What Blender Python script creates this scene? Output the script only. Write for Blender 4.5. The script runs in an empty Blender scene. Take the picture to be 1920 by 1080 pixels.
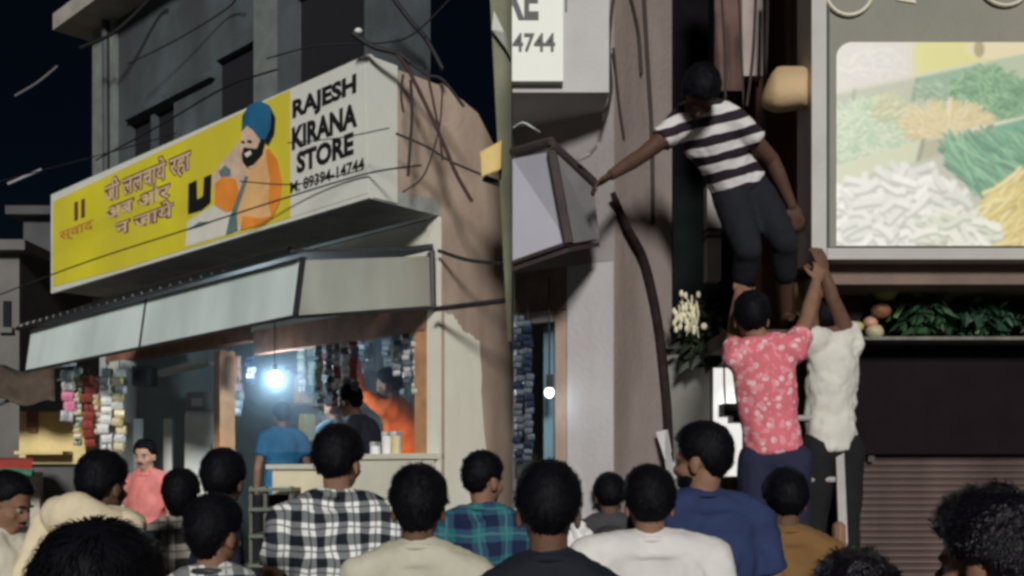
import bpy, bmesh, math, random
from mathutils import Vector as V, Matrix, noise
random.seed(7)
R = math.radians
scene = bpy.context.scene
# ---------------------------------------------------------------- camera
CZ, F = 1.55, 1900.0
HY = 880.0                       # horizon row of the photograph
cd = bpy.data.cameras.new('camera'); cam = bpy.data.objects.new('camera', cd)
scene.collection.objects.link(cam); scene.camera = cam
cam.location = (0, 0, CZ); cam.rotation_euler = (R(90), 0, 0)
cd.sensor_width = 36; cd.lens = 36*F/1920; cd.shift_y = (HY-540)/1920
cd.clip_start = 0.05; cd.clip_end = 800
# ---------------------------------------------------------------- sky, sun, exposure
SUN = V((0.02, -0.93, 0.33)).normalized()     # direction towards the light
w = bpy.data.worlds.new('World'); scene.world = w; w.use_nodes = True
nt = w.node_tree; bg = nt.nodes['Background']
sky = nt.nodes.new('ShaderNodeTexSky'); sky.sky_type = 'NISHITA'; sky.sun_disc = False
sky.sun_elevation = math.asin(SUN.z); sky.sun_rotation = math.atan2(SUN.x, SUN.y)
sky.air_density = 1.0; sky.dust_density = 0.0; sky.ozone_density = 6.0
nt.links.new(sky.outputs[0], bg.inputs[0]); bg.inputs[1].default_value = 0.0010
sd = bpy.data.lights.new('sun', 'SUN'); sun = bpy.data.objects.new('sun', sd)
scene.collection.objects.link(sun); sd.energy = 3.0; sd.angle = R(9); sd.color = (1, .97, .92)
sun.rotation_euler = SUN.to_track_quat('Z', 'Y').to_euler()
vs = scene.view_settings; scene.display_settings.display_device = 'sRGB'
vs.view_transform = 'Standard'; vs.look = 'None'; vs.exposure = 0; vs.gamma = 1; vs.use_curve_mapping = False
scene.cycles.filter_width = 3.2
scene.cycles.max_bounces = 6; scene.cycles.use_denoising = True
# ---------------------------------------------------------------- helpers
COL = scene.collection
def P(px, py, D): return V(((px-960)/F*D, D, CZ+(HY-py)/F*D))
def ray(px, py): return V(((px-960)/F, 1, (HY-py)/F))
def hit(px, py, p0, n):
    o = V((0, 0, CZ)); d = ray(px, py); t = (p0-o).dot(n)/d.dot(n); return o+d*t
MATS = {}
def lerp(a, b, t): return tuple(a[i]+(b[i]-a[i])*t for i in range(3))
def ss(a, b, x): t = max(0, min(1, (x-a)/(b-a))); return t*t*(3-2*t)
def mat(name, col, rough=.7, var=.12, sc=6, bump=.15, bsc=40, metal=0, emit=None, es=0, stain=None, spec=.4):
    if name in MATS: return MATS[name]
    m = bpy.data.materials.new(name); m.use_nodes = True; N = m.node_tree.nodes; K = m.node_tree.links
    b = N['Principled BSDF']; b.inputs['Roughness'].default_value = rough; b.inputs['Metallic'].default_value = metal
    b.inputs['Specular IOR Level'].default_value = spec
    tc = N.new('ShaderNodeTexCoord'); t = N.new('ShaderNodeTexNoise'); t.inputs['Scale'].default_value = sc
    t.inputs['Detail'].default_value = 6; K.new(tc.outputs['Object'], t.inputs['Vector'])
    r = N.new('ShaderNodeValToRGB'); e = r.color_ramp.elements
    e[0].position = .3; e[1].position = .7
    e[0].color = [c*(1-var) for c in col]+[1]; e[1].color = [min(1, c*(1+var)) for c in col]+[1]
    K.new(t.outputs[0], r.inputs[0]); out = r.outputs[0]
    if stain:
        sn = N.new('ShaderNodeTexNoise'); sn.inputs['Scale'].default_value = stain[1]; sn.inputs['Detail'].default_value = 8
        mp = N.new('ShaderNodeMapping'); mp.inputs['Scale'].default_value = (1, 1, .2)
        K.new(tc.outputs['Object'], mp.inputs[0]); K.new(mp.outputs[0], sn.inputs['Vector'])
        sr = N.new('ShaderNodeValToRGB'); sr.color_ramp.elements[0].position = .44; sr.color_ramp.elements[1].position = .66
        K.new(sn.outputs[0], sr.inputs[0])
        mx = N.new('ShaderNodeMix'); mx.data_type = 'RGBA'; K.new(sr.outputs[0], mx.inputs[0])
        K.new(out, mx.inputs[6]); mx.inputs[7].default_value = list(stain[0])+[1]; out = mx.outputs[2]
    K.new(out, b.inputs['Base Color'])
    if bump:
        n2 = N.new('ShaderNodeTexNoise'); n2.inputs['Scale'].default_value = bsc; n2.inputs['Detail'].default_value = 5
        K.new(tc.outputs['Object'], n2.inputs['Vector'])
        bp = N.new('ShaderNodeBump'); bp.inputs['Strength'].default_value = bump; bp.inputs['Distance'].default_value = .02
        K.new(n2.outputs[0], bp.inputs['Height']); K.new(bp.outputs[0], b.inputs['Normal'])
    if emit: b.inputs['Emission Color'].default_value = list(emit)+[1]; b.inputs['Emission Strength'].default_value = es
    MATS[name] = m; return m
def nodes_of(m): return m.node_tree.nodes, m.node_tree.links, m.node_tree.nodes['Principled BSDF']
def clothpat(name, kind, cols, k=12, axis=(0, 0, 1), duty=.5):
    """plaid / stripe / floral cloth on object coordinates"""
    m = bpy.data.materials.new(name); m.use_nodes = True; N, K, b = nodes_of(m)
    b.inputs['Roughness'].default_value = .85; b.inputs['Specular IOR Level'].default_value = .2
    tc = N.new('ShaderNodeTexCoord')
    def mth(op, a, bb=None):
        x = N.new('ShaderNodeMath'); x.operation = op
        for i, q in enumerate((a, bb)):
            if q is None: continue
            if isinstance(q, (int, float)): x.inputs[i].default_value = q
            else: K.new(q, x.inputs[i])
        return x.outputs[0]
    def mix(f, a, c):
        x = N.new('ShaderNodeMix'); x.data_type = 'RGBA'; K.new(f, x.inputs[0])
        for i, q in ((6, a), (7, c)):
            if isinstance(q, tuple): x.inputs[i].default_value = list(q)+[1]
            else: K.new(q, x.inputs[i])
        return x.outputs[2]
    wn = N.new('ShaderNodeTexNoise'); wn.inputs['Scale'].default_value = 5; K.new(tc.outputs['Object'], wn.inputs['Vector'])
    va = N.new('ShaderNodeVectorMath'); va.operation = 'SCALE'; va.inputs['Scale'].default_value = .05
    vb = N.new('ShaderNodeVectorMath'); vb.operation = 'ADD'
    K.new(wn.outputs['Color'], va.inputs[0]); K.new(tc.outputs['Object'], vb.inputs[0]); K.new(va.outputs[0], vb.inputs[1])
    sp = N.new('ShaderNodeSeparateXYZ'); K.new(vb.outputs[0], sp.inputs[0])
    if kind == 'plaid':
        u = mth('ADD', sp.outputs[0], mth('MULTIPLY', sp.outputs[1], .5)); v = sp.outputs[2]
        def band(x, off=0., dd=.5): return mth('LESS_THAN', mth('FRACT', mth('ADD', mth('MULTIPLY', x, k), off)), dd)
        a, c = band(u, 0, duty), band(v, 0, duty)
        o = mix(a, cols[0], cols[1]); o2 = mix(a, cols[1], cols[2]); o = mix(c, o, o2)
        ln = mth('MAXIMUM', band(u, .28, .08), band(v, .28, .08)); o = mix(mth('MULTIPLY', ln, .75), o, cols[3])
    elif kind == 'stripe':
        d = N.new('ShaderNodeVectorMath'); d.operation = 'DOT_PRODUCT'; K.new(vb.outputs[0], d.inputs[0]); d.inputs[1].default_value = axis
        o = mix(mth('LESS_THAN', mth('FRACT', mth('MULTIPLY', d.outputs['Value'], k)), duty), cols[0], cols[1])
    else:
        vo = N.new('ShaderNodeTexVoronoi'); vo.inputs['Scale'].default_value = k; K.new(vb.outputs[0], vo.inputs['Vector'])
        o = mix(mth('LESS_THAN', vo.outputs['Distance'], .33), cols[0], cols[1])
        v2 = N.new('ShaderNodeTexNoise'); v2.inputs['Scale'].default_value = k*1.3; K.new(tc.outputs['Object'], v2.inputs['Vector'])
        o = mix(mth('GREATER_THAN', v2.outputs[0], .57), o, cols[2])
    K.new(o, b.inputs['Base Color'])
    nn = N.new('ShaderNodeTexNoise'); nn.inputs['Scale'].default_value = 14; nn.inputs['Detail'].default_value = 5; K.new(tc.outputs['Object'], nn.inputs['Vector'])
    bp = N.new('ShaderNodeBump'); bp.inputs['Strength'].default_value = .35; bp.inputs['Distance'].default_value = .03
    K.new(nn.outputs[0], bp.inputs['Height']); K.new(bp.outputs[0], b.inputs['Normal'])
    return m
def world_loc(o):
    v = V((0, 0, 0))
    while o is not None: v += V(o.location); o = o.parent
    return v
class MB:
    def __init__(s): s.v = []; s.f = []
    def add(s, vs, fs):
        k = len(s.v); s.v += [V(x) for x in vs]; s.f += [tuple(i+k for i in f) for f in fs]; return s
    def prism(s, poly, off):
        """closed polygon (front) pushed by vector off to the back"""
        n = len(poly); off = V(off); a = [V(p) for p in poly]
        return s.add(a+[p+off for p in a], [tuple(range(n)), tuple(range(2*n-1, n-1, -1))]+[(i, i+n, (i+1) % n+n, (i+1) % n) for i in range(n)])
    def hexa(s, q0, q1):
        return s.add(list(q0)+list(q1), [(0, 1, 2, 3), (7, 6, 5, 4)]+[(i, i+4, (i+1) % 4+4, (i+1) % 4) for i in range(4)])
    def box(s, lo, hi):
        x0, y0, z0 = lo; x1, y1, z1 = hi
        return s.hexa([(x0, y0, z0), (x1, y0, z0), (x1, y0, z1), (x0, y0, z1)], [(x0, y1, z0), (x1, y1, z0), (x1, y1, z1), (x0, y1, z1)])
    def tube(s, pts, rad, seg=8, cap=True):
        pts = [V(p) for p in pts]; n = len(pts); rs = rad if isinstance(rad, (list, tuple)) else [rad]*n
        vs = []; fs = []; ref = None
        for i, p in enumerate(pts):
            t = (pts[min(i+1, n-1)]-pts[max(i-1, 0)]).normalized()
            if ref is None: ref = V((0, 0, 1)) if abs(t.z) < .9 else V((1, 0, 0))
            a = (ref-t*ref.dot(t)).normalized(); b = t.cross(a); ref = a
            for j in range(seg):
                an = 2*math.pi*j/seg; vs.append(p+(a*math.cos(an)+b*math.sin(an))*rs[i])
        for i in range(n-1):
            for j in range(seg): fs.append((i*seg+j, i*seg+(j+1) % seg, (i+1)*seg+(j+1) % seg, (i+1)*seg+j))
        if cap: fs.append(tuple(range(seg-1, -1, -1))); fs.append(tuple(range((n-1)*seg, n*seg)))
        return s.add(vs, fs)
    def loft(s, rings):
        n = len(rings[0]); vs = [p for r in rings for p in r]; fs = []
        for i in range(len(rings)-1):
            for j in range(n): fs.append((i*n+j, i*n+(j+1) % n, (i+1)*n+(j+1) % n, (i+1)*n+j))
        fs.append(tuple(range(n-1, -1, -1))); fs.append(tuple(range((len(rings)-1)*n, len(rings)*n)))
        return s.add(vs, fs)
    def ell(s, c, r, seg=14, rings=9, M=None):
        c = V(c); vs = [(0, 0, 1)]
        for i in range(1, rings):
            a = math.pi*i/rings
            for j in range(seg):
                b = 2*math.pi*j/seg; vs.append((math.sin(a)*math.cos(b), math.sin(a)*math.sin(b), math.cos(a)))
        vs.append((0, 0, -1)); fs = [(0, 1+j, 1+(j+1) % seg) for j in range(seg)]
        for i in range(rings-2):
            for j in range(seg):
                k = 1+i*seg; fs.append((k+j, k+seg+j, k+seg+(j+1) % seg, k+(j+1) % seg))
        k = 1+(rings-2)*seg; e = len(vs)-1
        fs += [(e, k+(j+1) % seg, k+j) for j in range(seg)]
        out = []
        for v in vs:
            q = V((v[0]*r[0], v[1]*r[1], v[2]*r[2]))
            if M is not None: q = M @ q
            out.append(c+q)
        return s.add(out, fs)
    def mesh(s, name, m, org=V((0, 0, 0)), smooth=False, fix=True):
        me = bpy.data.meshes.new(name); me.from_pydata([v-org for v in s.v], [], s.f)
        if fix:
            bm = bmesh.new(); bm.from_mesh(me); bmesh.ops.recalc_face_normals(bm, faces=bm.faces); bm.to_mesh(me); bm.free()
        if m is not None: me.materials.append(m)
        if smooth: me.shade_smooth()
        me.update(); return me
    def build(s, name, m, parent=None, smooth=False, bevel=0, fix=True):
        if parent is None:
            n = max(1, len(s.v)); c = V((0, 0, 0))
            for v in s.v: c += v
            org = c/n; org.z = min((v.z for v in s.v), default=0)
        else: org = world_loc(parent)
        o = bpy.data.objects.new(name, s.mesh(name, m, org, smooth, fix)); COL.objects.link(o)
        if parent is None: o.location = org
        else: o.parent = parent
        if bevel:
            b = o.modifiers.new('bevel', 'BEVEL'); b.width = bevel; b.segments = 2; b.limit_method = 'ANGLE'
        return o
def tag(o, label, cat, group=None, kind=None):
    if label: o['label'] = label
    if cat: o['category'] = cat
    if group: o['group'] = group
    if kind: o['kind'] = kind
    return o
def thing(name, label, cat, loc=(0, 0, 0), group=None):
    o = bpy.data.objects.new(name, None); COL.objects.link(o); o.location = loc; o.empty_display_size = .1
    return tag(o, label, cat, group)
def part(name, mb, m, parent, **k): return mb.build(name, m, parent, **k)
def struct(name, mb, m, **k): o = mb.build(name, m, None, **k); o['kind'] = 'structure'; return o
def copy_thing(src, loc, label=None):
    r = src.copy(); COL.objects.link(r); r.location = loc
    if label: r['label'] = label
    for ch in list(src.children):
        c = ch.copy(); COL.objects.link(c); c.parent = r
        for g in ch.children:
            d = g.copy(); COL.objects.link(d); d.parent = c
    return r
def cable(name, pts, r, m, label=None, sag=0, parent=None, cat='cable', group=None, n=14):
    """a cable through points with catmull-rom smoothing"""
    pts = [V(p) for p in pts]; out = []
    if len(pts) == 2: pts = [pts[0], (pts[0]+pts[1])/2-V((0, 0, sag)), pts[1]]
    for i in range(len(pts)-1):
        p0 = pts[max(i-1, 0)]; p1 = pts[i]; p2 = pts[i+1]; p3 = pts[min(i+2, len(pts)-1)]
        for j in range(n):
            t = j/n; out.append(.5*((2*p1)+(p2-p0)*t+(2*p0-5*p1+4*p2-p3)*t*t+(3*p1-p0-3*p2+p3)*t**3))
    out.append(pts[-1])
    o = MB().tube(out, r, 6).build(name, m, parent, smooth=True)
    if parent is None: tag(o, label, cat, group)
    return o
def text_mb(body, org, xa, ya, width, height, weight=0.0, depth=.003):
    """lettering fitted to width x height, standing on the plane spanned by xa, ya at org (its lower left corner)"""
    c = bpy.data.curves.new('lettering', 'FONT'); c.body = body; c.offset = weight; c.resolution_u = 3
    o = bpy.data.objects.new('lettering', c); COL.objects.link(o)
    me = bpy.data.meshes.new_from_object(o.evaluated_get(bpy.context.evaluated_depsgraph_get()))
    x0 = min(v.co.x for v in me.vertices); x1 = max(v.co.x for v in me.vertices)
    y0 = min(v.co.y for v in me.vertices); y1 = max(v.co.y for v in me.vertices)
    mb = MB(); n = xa.cross(ya).normalized()
    mb.add([org+xa*((v.co.x-x0)/(x1-x0)*width)+ya*((v.co.y-y0)/(y1-y0)*height)+n*depth for v in me.vertices],
           [tuple(p.vertices) for p in me.polygons])
    bpy.data.objects.remove(o); bpy.data.curves.remove(c); bpy.data.meshes.remove(me)
    return mb
# ---------------------------------------------------------------- materials
SKIN = [mat('skin_brown', (.21, .115, .075), .65, .12, 30, .08, spec=.2), mat('skin_dark', (.115, .062, .042), .65, .12, 30, .08, spec=.2), mat('skin_light', (.42, .25, .17), .65, .12, 30, .08, spec=.2)]
HAIR = mat('black_hair', (.0035, .0035, .006), .6, .3, 60, .15, 160, spec=.1)
HAIRS = mat('glossy_black_hair', (.006, .005, .009), .33, .3, 60, .5, 90, spec=.3)
STEEL = mat('steel', (.35, .35, .34), .45, .1, 8, .05, metal=.6)
DARKM = mat('dark_metal', (.03, .03, .035), .5, .2)
CABLE = mat('black_cable', (.012, .012, .014), .6, .2)
WHITE = mat('white_paint', (.66, .68, .64), .5, .05, 8, .05)
PLAST = mat('white_plastic', (.7, .7, .7), .4, .05)
# ================================================================ LEFT: the kirana store
u = V((-.725, .689, 0)).normalized(); n = V((u.y*-1, u.x, 0)).normalized()   # u: leftwards along the front, n: out of the front
r_ = -u
C0 = V((-.486, 7, 0))
def L(s, d, z): return V((C0.x+u.x*s+n.x*d, C0.y+u.y*s+n.y*d, z))
def Lpx(px, py, d):
    p = hit(px, py, L(0, d, 0), n); return (p-L(0, d, 0)).dot(u), p.z
def fbox(mb, s0, s1, d0, d1, z0, z1):
    return mb.hexa([L(s0, d1, z0), L(s1, d1, z0), L(s1, d1, z1), L(s0, d1, z1)], [L(s0, d0, z0), L(s1, d0, z0), L(s1, d0, z1), L(s0, d0, z1)])
GROUND = mat('dusty_street', (.16, .14, .12), .9, .25, 3, .4, 20)
g = MB(); g.add([(-300, -60, 0), (300, -60, 0), (300, 600, 0), (-300, 600, 0)], [(0, 1, 2, 3)])
struct('ground', g, GROUND)
UP = mat('grey_upper_plaster', (.062, .078, .088), .9, .35, 2.2, .25, 30, stain=((.04, .045, .05), 1.6))  # darker tone stands for light falling off on the upper storey
TAN = mat('tan_plaster', (.44, .345, .275), .85, .16, 2.5, .25, 35, stain=((.19, .135, .11), 1.5))
LITE = mat('pale_and_lit_plaster', (.70, .69, .60), .85, .06, 4, .2, 35, stain=((.58, .57, .48), 2.0))
SOFF = mat('grey_concrete', (.30, .32, .30), .9, .2, 5, .3, 25)
BLK = mat('unlit_room', (.006, .006, .010), .9, .1)
BRN = mat('brown_wood', (.22, .11, .07), .6, .3, 9, .2)
INT = mat('blue_grey_interior_wall', (.40, .46, .46), .8, .15, 3, .1)
b = thing('store_building', 'two storey grey and tan corner store building behind the yellow signboard', 'store', L(0, 0, 0))
ZB = 3.30
# upper storey: wall cut into pieces round the dark openings
def srow(px, d=0): return Lpx(px, 300, d)[0]
def up_wall(pxa, pxb, z0, z1, nm='wall', m=UP, d0=-.06, d1=0): part(nm, fbox(MB(), srow(pxb), srow(pxa), d0, d1, z0, z1), m, b)
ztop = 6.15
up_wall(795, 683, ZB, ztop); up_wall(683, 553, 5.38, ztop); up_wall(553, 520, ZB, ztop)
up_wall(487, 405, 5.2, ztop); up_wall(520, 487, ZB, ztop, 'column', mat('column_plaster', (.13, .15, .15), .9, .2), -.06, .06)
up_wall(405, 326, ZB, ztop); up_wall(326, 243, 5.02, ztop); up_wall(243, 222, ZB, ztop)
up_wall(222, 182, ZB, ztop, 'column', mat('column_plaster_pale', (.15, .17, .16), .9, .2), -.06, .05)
part('window_frame', fbox(MB(), srow(288), srow(281), -.058, -.01, 3.9, 5.02), UP, b)
part('window_ledge', fbox(MB(), srow(405), srow(243), 0, .06, 5.04, 5.10), UP, b)
for a_, c_, zt in ((683, 553, 5.38), (487, 405, 5.2), (326, 243, 5.02)):
    o = part('window', fbox(MB(), srow(c_), srow(a_), -.12, -.061, ZB, zt), BLK, b)
part('roof', fbox(MB(), -.2, 5.62, -.8, .36, 6.15, 6.32), mat('roof_slab', (.30, .28, .25), .9, .2, 4, .2), b)
part('drain_pipe', MB().tube([L(srow(215), .09, 3.9), L(srow(213), .09, 6.14)], .035), mat('pipe_grey', (.05, .055, .06), .6), b)
# balcony slab and its tan right side
part('balcony_slab', fbox(MB(), .003, 4.95, .003, .60, 3.30, 3.40), SOFF, b)
part('balcony_side', fbox(MB(), .003, .10, .003, .52, 3.401, 4.20), TAN, b)
part('balcony_parapet', fbox(MB(), .103, 4.95, .45, .60, 3.401, 4.12), SOFF, b)
# side wall (tan) receding to the right top sloped along a shadow edge, light patch painted at its foot
v = -n; TS = .70
def S(t, off, z): return V((C0.x+v.x*t+r_.x*off, C0.y+v.y*t+r_.y*off, z))
sw = MB().prism([S(0, 0, 0), S(TS, 0, 0), S(TS, 0, 3.7), S(.35, 0, 4.1), S(0, 0, 4.22)], u*.15)
part('side_wall', sw, TAN, b)
def ragged(pts, k=5, amp=.012):
    out = []
    for i in range(len(pts)-1):
        a_, c_ = V(pts[i]), V(pts[i+1])
        for j in range(k):
            p = a_+(c_-a_)*(j/k)
            if 0 < i or j: p += v*random.uniform(-amp, amp)+V((0, 0, random.uniform(-amp, amp)))
            out.append(p)
    return out+[V(pts[-1])]
def sidep(px, py, off=.004): return hit(px, py, S(0, off, 0), r_)
edge = ragged([sidep(834, 585), sidep(852, 590), sidep(866, 618), sidep(884, 628), sidep(900, 640), sidep(906, 800), sidep(925, 1000), sidep(935, 1150)])
part('light_patch', MB().prism([sidep(834, 1150)]+edge[::1], r_*-.002), LITE, b)  # pool of light on the tan wall, painted as a pale ragged patch
part('pillar', fbox(MB(), .003, .13, -.10, .02, 0, 3.295), LITE, b)
# shop room
ZF = .50
part('shop_floor', fbox(MB(), .2, 5.2, -2.6, .0, 0, ZF), mat('shop_floor_cement', (.25, .24, .22), .7), b)
part('back_wall', fbox(MB(), .1, 5.4, -2.72, -2.6, ZF, 3.2), INT, b)
part('left_wall', fbox(MB(), 5.2, 5.32, -2.6, -.002, ZF, 3.2), INT, b)
part('right_wall', fbox(MB(), .06, .18, -2.6, -.12, ZF, 3.2), INT, b)
part('ceiling', fbox(MB(), .1, 5.3, -2.7, -.24, 3.2, 3.295), INT, b)
part('partition', fbox(MB(), 3.02, 3.12, -2.598, -1.15, ZF, 3.198), INT, b)
part('lintel', fbox(MB(), .135, 5.3, -.14, -.01, 2.66, 3.29), BRN, b)
part('lintel_board', fbox(MB(), .135, 2.3, -.02, .04, 2.52, 2.72), BRN, b)
part('wall', fbox(MB(), .135, 2.4, -.009, .0, 2.722, 3.294), LITE, b)
part('door_frame', fbox(MB(), .135, .25, -.12, .03, ZF, 2.519), mat('orange_brown_wood', (.42, .22, .11), .6, .2, 9), b)
part('door_frame', fbox(MB(), 2.86, 2.96, -.12, .03, ZF, 2.6), mat('orange_brown_wood', (.4, .2, .1)), b)
part('pillar', fbox(MB(), srow(238), srow(214), -.1, .05, 0, 2.65), mat('pale_pillar', (.5, .54, .5), .7), b)
# signboard
sg = thing('shop_signboard', 'long yellow and white signboard reading RAJESH KIRANA STORE on the balcony', 'signboard', L(2.5, .62, 3.3))
DS = .64
sl, sr = 4.98, 0.0
YEL = mat('yellow_flex', (.70, .63, .035), .45, .10, 1.5, .06, 12, stain=((.60, .52, .05), 1.1))
WFX = mat('white_flex', (.64, .66, .61), .45, .05, 3, .05, 12)
sY = Lpx(540, 300, DS)[0]
def sprism(px_pts, k): # flat printed shape on the sign face
    q = []
    for x, y in px_pts:
        s_, z_ = Lpx(x, y, DS); q.append(L(s_, DS+.002*k, z_))
    return MB().prism(q, n*-.0015)
part('frame', MB().hexa([L(sr-.005, DS-.002, 3.30), L(sl, DS-.002, 3.28), L(sl, DS-.002, 4.25), L(sr-.005, DS-.002, 4.23)], [L(sr-.005, .602, 3.30), L(sl, .602, 3.28), L(sl, .602, 4.25), L(sr-.005, .602, 4.23)]), WFX, sg)
part('side_panel', fbox(MB(), -.006, .002, .40, .60, 3.31, 4.22), WFX, sg)
part('yellow_panel', sprism([(99, 538), (99, 378), (545, 168), (545, 408), (430, 444), (350, 467), (300, 482), (220, 507)], 1), YEL, sg)
part('white_panel', sprism([(545, 408), (545, 168), (684, 104), (690, 362)], 1), WFX, sg)
INK = mat('black_ink', (.012, .012, .014), .5, .1, 6, 0)
def line(t, pl, yb, yt, pr, wgt, m=INK, nm='lettering', k=2):
    s0, z0 = Lpx(pl, yb, DS); s1, _ = Lpx(pr, yb, DS); z1 = Lpx(pl, yt, DS)[1]
    part(nm, text_mb(t, L(s0, DS+.002*k, z0), r_, V((0, 0, 1)), s0-s1, z1-z0, wgt, 0), m, sg)
line('RAJESH', 549, 233, 189, 669, .05); line('KIRANA', 548, 283, 240, 671, .05)
line('STORE', 557, 327, 286, 664, .05); line('M: 89394-14744', 545, 364, 342, 684, .03)
CRM = mat('cream_ink', (.66, .50, .36), .5, .1, 6, 0); MRN = mat('maroon_ink', (.16, .05, .035), .5, .1, 6, 0)
def hindi(t, pl, yb, yt, pr):
    line(t, pl-1, yb+2, yt-2, pr+1, .072, MRN, 'print', 2); line(t, pl, yb, yt, pr, .014, CRM, 'print', 3)
hindi('जी ललचाये रहा', 198, 388, 340, 358); hindi('अब और', 200, 415, 385, 320); hindi('न जाये', 218, 442, 412, 326)
RED = mat('red_ink', (.52, .16, .07), .5, .1, 6, 0)
line('स्वाद', 112, 458, 436, 176, .01, RED, 'print'); line('॥', 140, 415, 380, 160, .02, MRN, 'print')
ORG = mat('orange_ink', (.72, .25, .04), .5, .25, 3, 0); BLU = mat('turban_blue_ink', (.02, .12, .24), .5, .35, 4, 0)
SKN = mat('printed_skin', (.62, .46, .34), .5, .15, 9, 0); PAL = mat('pale_print', (.66, .66, .58), .5, .1, 6, 0); TEAL = mat('teal_ink', (.12, .2, .2), .5, .2, 6, 0)
PEACH = mat('peach_print', (.75, .45, .2), .5, .2, 4, 0)
part('print', sprism([(348, 462), (352, 415), (400, 385), (440, 395), (455, 432)], 2), PAL, sg)
part('print', sprism([(405, 380), (398, 330), (420, 300), (450, 265), (470, 268), (462, 330), (450, 385), (425, 395)], 3), SKN, sg)
part('print', sprism([(404, 385), (404, 345), (420, 332), (444, 336), (450, 360), (446, 392), (425, 398)], 4), ORG, sg)
part('print', sprism([(452, 430), (440, 395), (452, 350), (468, 315), (500, 275), (520, 300), (530, 340), (527, 375), (512, 410), (495, 422)], 4), PEACH, sg)
part('print', sprism([(512, 410), (505, 380), (508, 340), (500, 285), (506, 278), (522, 300), (531, 340), (527, 378)], 5), ORG, sg)
part('print', sprism([(452, 432), (458, 405), (490, 410), (512, 405), (500, 420)], 5), ORG, sg)
part('print', sprism([(426, 440), (432, 412), (462, 330), (468, 332), (446, 398), (448, 432)], 6), TEAL, sg)
part('print', sprism([(452, 290), (456, 245), (470, 232), (490, 250), (492, 285), (478, 318), (462, 312)], 6), SKN, sg)
part('print', sprism([(456, 290), (460, 277), (484, 280), (492, 262), (500, 262), (495, 290), (478, 310), (466, 314), (458, 305)], 7), INK, sg)
part('print', sprism([(461, 289), (473, 283), (475, 290), (466, 296)], 8), PAL, sg)
part('print', sprism([(456, 248), (457, 218), (470, 198), (490, 190), (508, 198), (519, 220), (517, 250), (506, 272), (490, 262), (478, 246), (466, 236)], 7), BLU, sg)
part('print', sprism([(505, 272), (517, 250), (519, 220), (508, 198), (512, 212), (511, 240), (500, 265)], 8), INK, sg)
for q in ([(455, 268), (457, 264), (462, 266), (461, 270)], [(466, 267), (469, 263), (476, 265), (474, 270)]): part('print', sprism(q, 8), INK, sg)
part('print', sprism([(354, 402), (355, 345), (370, 338), (371, 375), (382, 368), (384, 333), (398, 327), (396, 380), (380, 394)], 4), INK, sg)
part('print', sprism([(416, 332), (412, 322), (424, 310), (434, 318), (434, 330)], 5), TEAL, sg)
part('print', sprism([(352, 432), (376, 416), (400, 416), (380, 424)], 4), TEAL, sg)
# awning over the counter
A0 = L(0, 1.212, 0); DA = 1.212
AWN = mat('pale_green_sheet', (.62, .72, .71), .5, .06, 3, .05, 10, stain=((.42, .50, .48), 1.3))
aw = thing('awning', 'pale grey green sheet awning with dark trim below the signboard', 'awning', L(2, DA, 2.4))
def azz(s): return 2.838-.012*s, 2.484-.014*s
def apanel(s0, s1):
    t0, b0 = azz(s0); t1, b1 = azz(s1)
    return MB().hexa([L(s0, DA, b0), L(s1, DA, b1), L(s1, DA-.05, t1), L(s0, DA-.05, t0)], [L(s0, DA-.02, b0), L(s1, DA-.02, b1), L(s1, DA-.07, t1), L(s0, DA-.07, t0)])
def asx(px): return Lpx(px, 600, DA)[0]
sA, sB, sC = asx(552), asx(262), asx(48)
part('fascia_panel', apanel(sA+.015, sB-.015), AWN, aw); part('fascia_panel', apanel(sB+.015, sC), AWN, aw)
part('end_panel', MB().hexa([L(sC+.004, DA-.01, 2.42), L(sC+.004, DA-.45, 2.5), L(sC+.004, DA-.45, 2.86), L(sC+.004, DA-.06, 2.78)], [L(sC+.03, DA-.01, 2.42), L(sC+.03, DA-.45, 2.5), L(sC+.03, DA-.45, 2.86), L(sC+.03, DA-.06, 2.78)]), WHITE, aw)
for s_ in (sA, sB):
    t, q = azz(s_); part('seam_strip', MB().hexa([L(s_-.015, DA+.004, q), L(s_+.015, DA+.004, q), L(s_+.015, DA-.048, t), L(s_-.015, DA-.048, t)], [L(s_-.015, DA-.03, q), L(s_+.015, DA-.03, q), L(s_+.015, DA-.08, t), L(s_-.015, DA-.08, t)]), DARKM, aw)
e0 = .03
part('side_panel', MB().hexa([L(sA-.018, DA-.02, 2.48), L(e0, .05, 2.68), L(e0, .05, 3.02), L(sA-.018, DA-.07, 2.82)], [L(sA, DA-.03, 2.48), L(e0+.02, .05, 2.68), L(e0+.02, .05, 3.02), L(sA, DA-.08, 2.82)]), mat('pale_green_sheet_dull', (.44, .47, .42), .5, .1, 3, .05, 10, stain=((.33, .30, .26), 1.2)), aw)  # side panel in a darker, browner sheet colour
part('side_strip', MB().tube([L(e0-.01, .06, 2.66), L(e0-.02, .08, 3.05)], .02, 6), DARKM, aw)
t, q = azz(sC)
part('roof_sheet', MB().hexa([L(sA-.05, DA+.04, 2.845), L(sC, DA+.04, t+.005), L(sC, .06, t+.22), L(.02, .06, 3.06)], [L(sA-.05, DA+.04, 2.865), L(sC, DA+.04, t+.025), L(sC, .06, t+.24), L(.02, .06, 3.08)]), mat('dark_roof_sheet', (.05, .05, .06), .6), aw)
part('top_trim', MB().tube([L(sC+.1, DA+.03, t+.01), L(sB, DA+.045, 2.85), L(sA-.02, DA+.045, 2.865), L(.5, .62, 2.99), L(.02, .06, 3.08)], .022, 6), CABLE, aw)
k = 0; s_ = sC-.02
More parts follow.
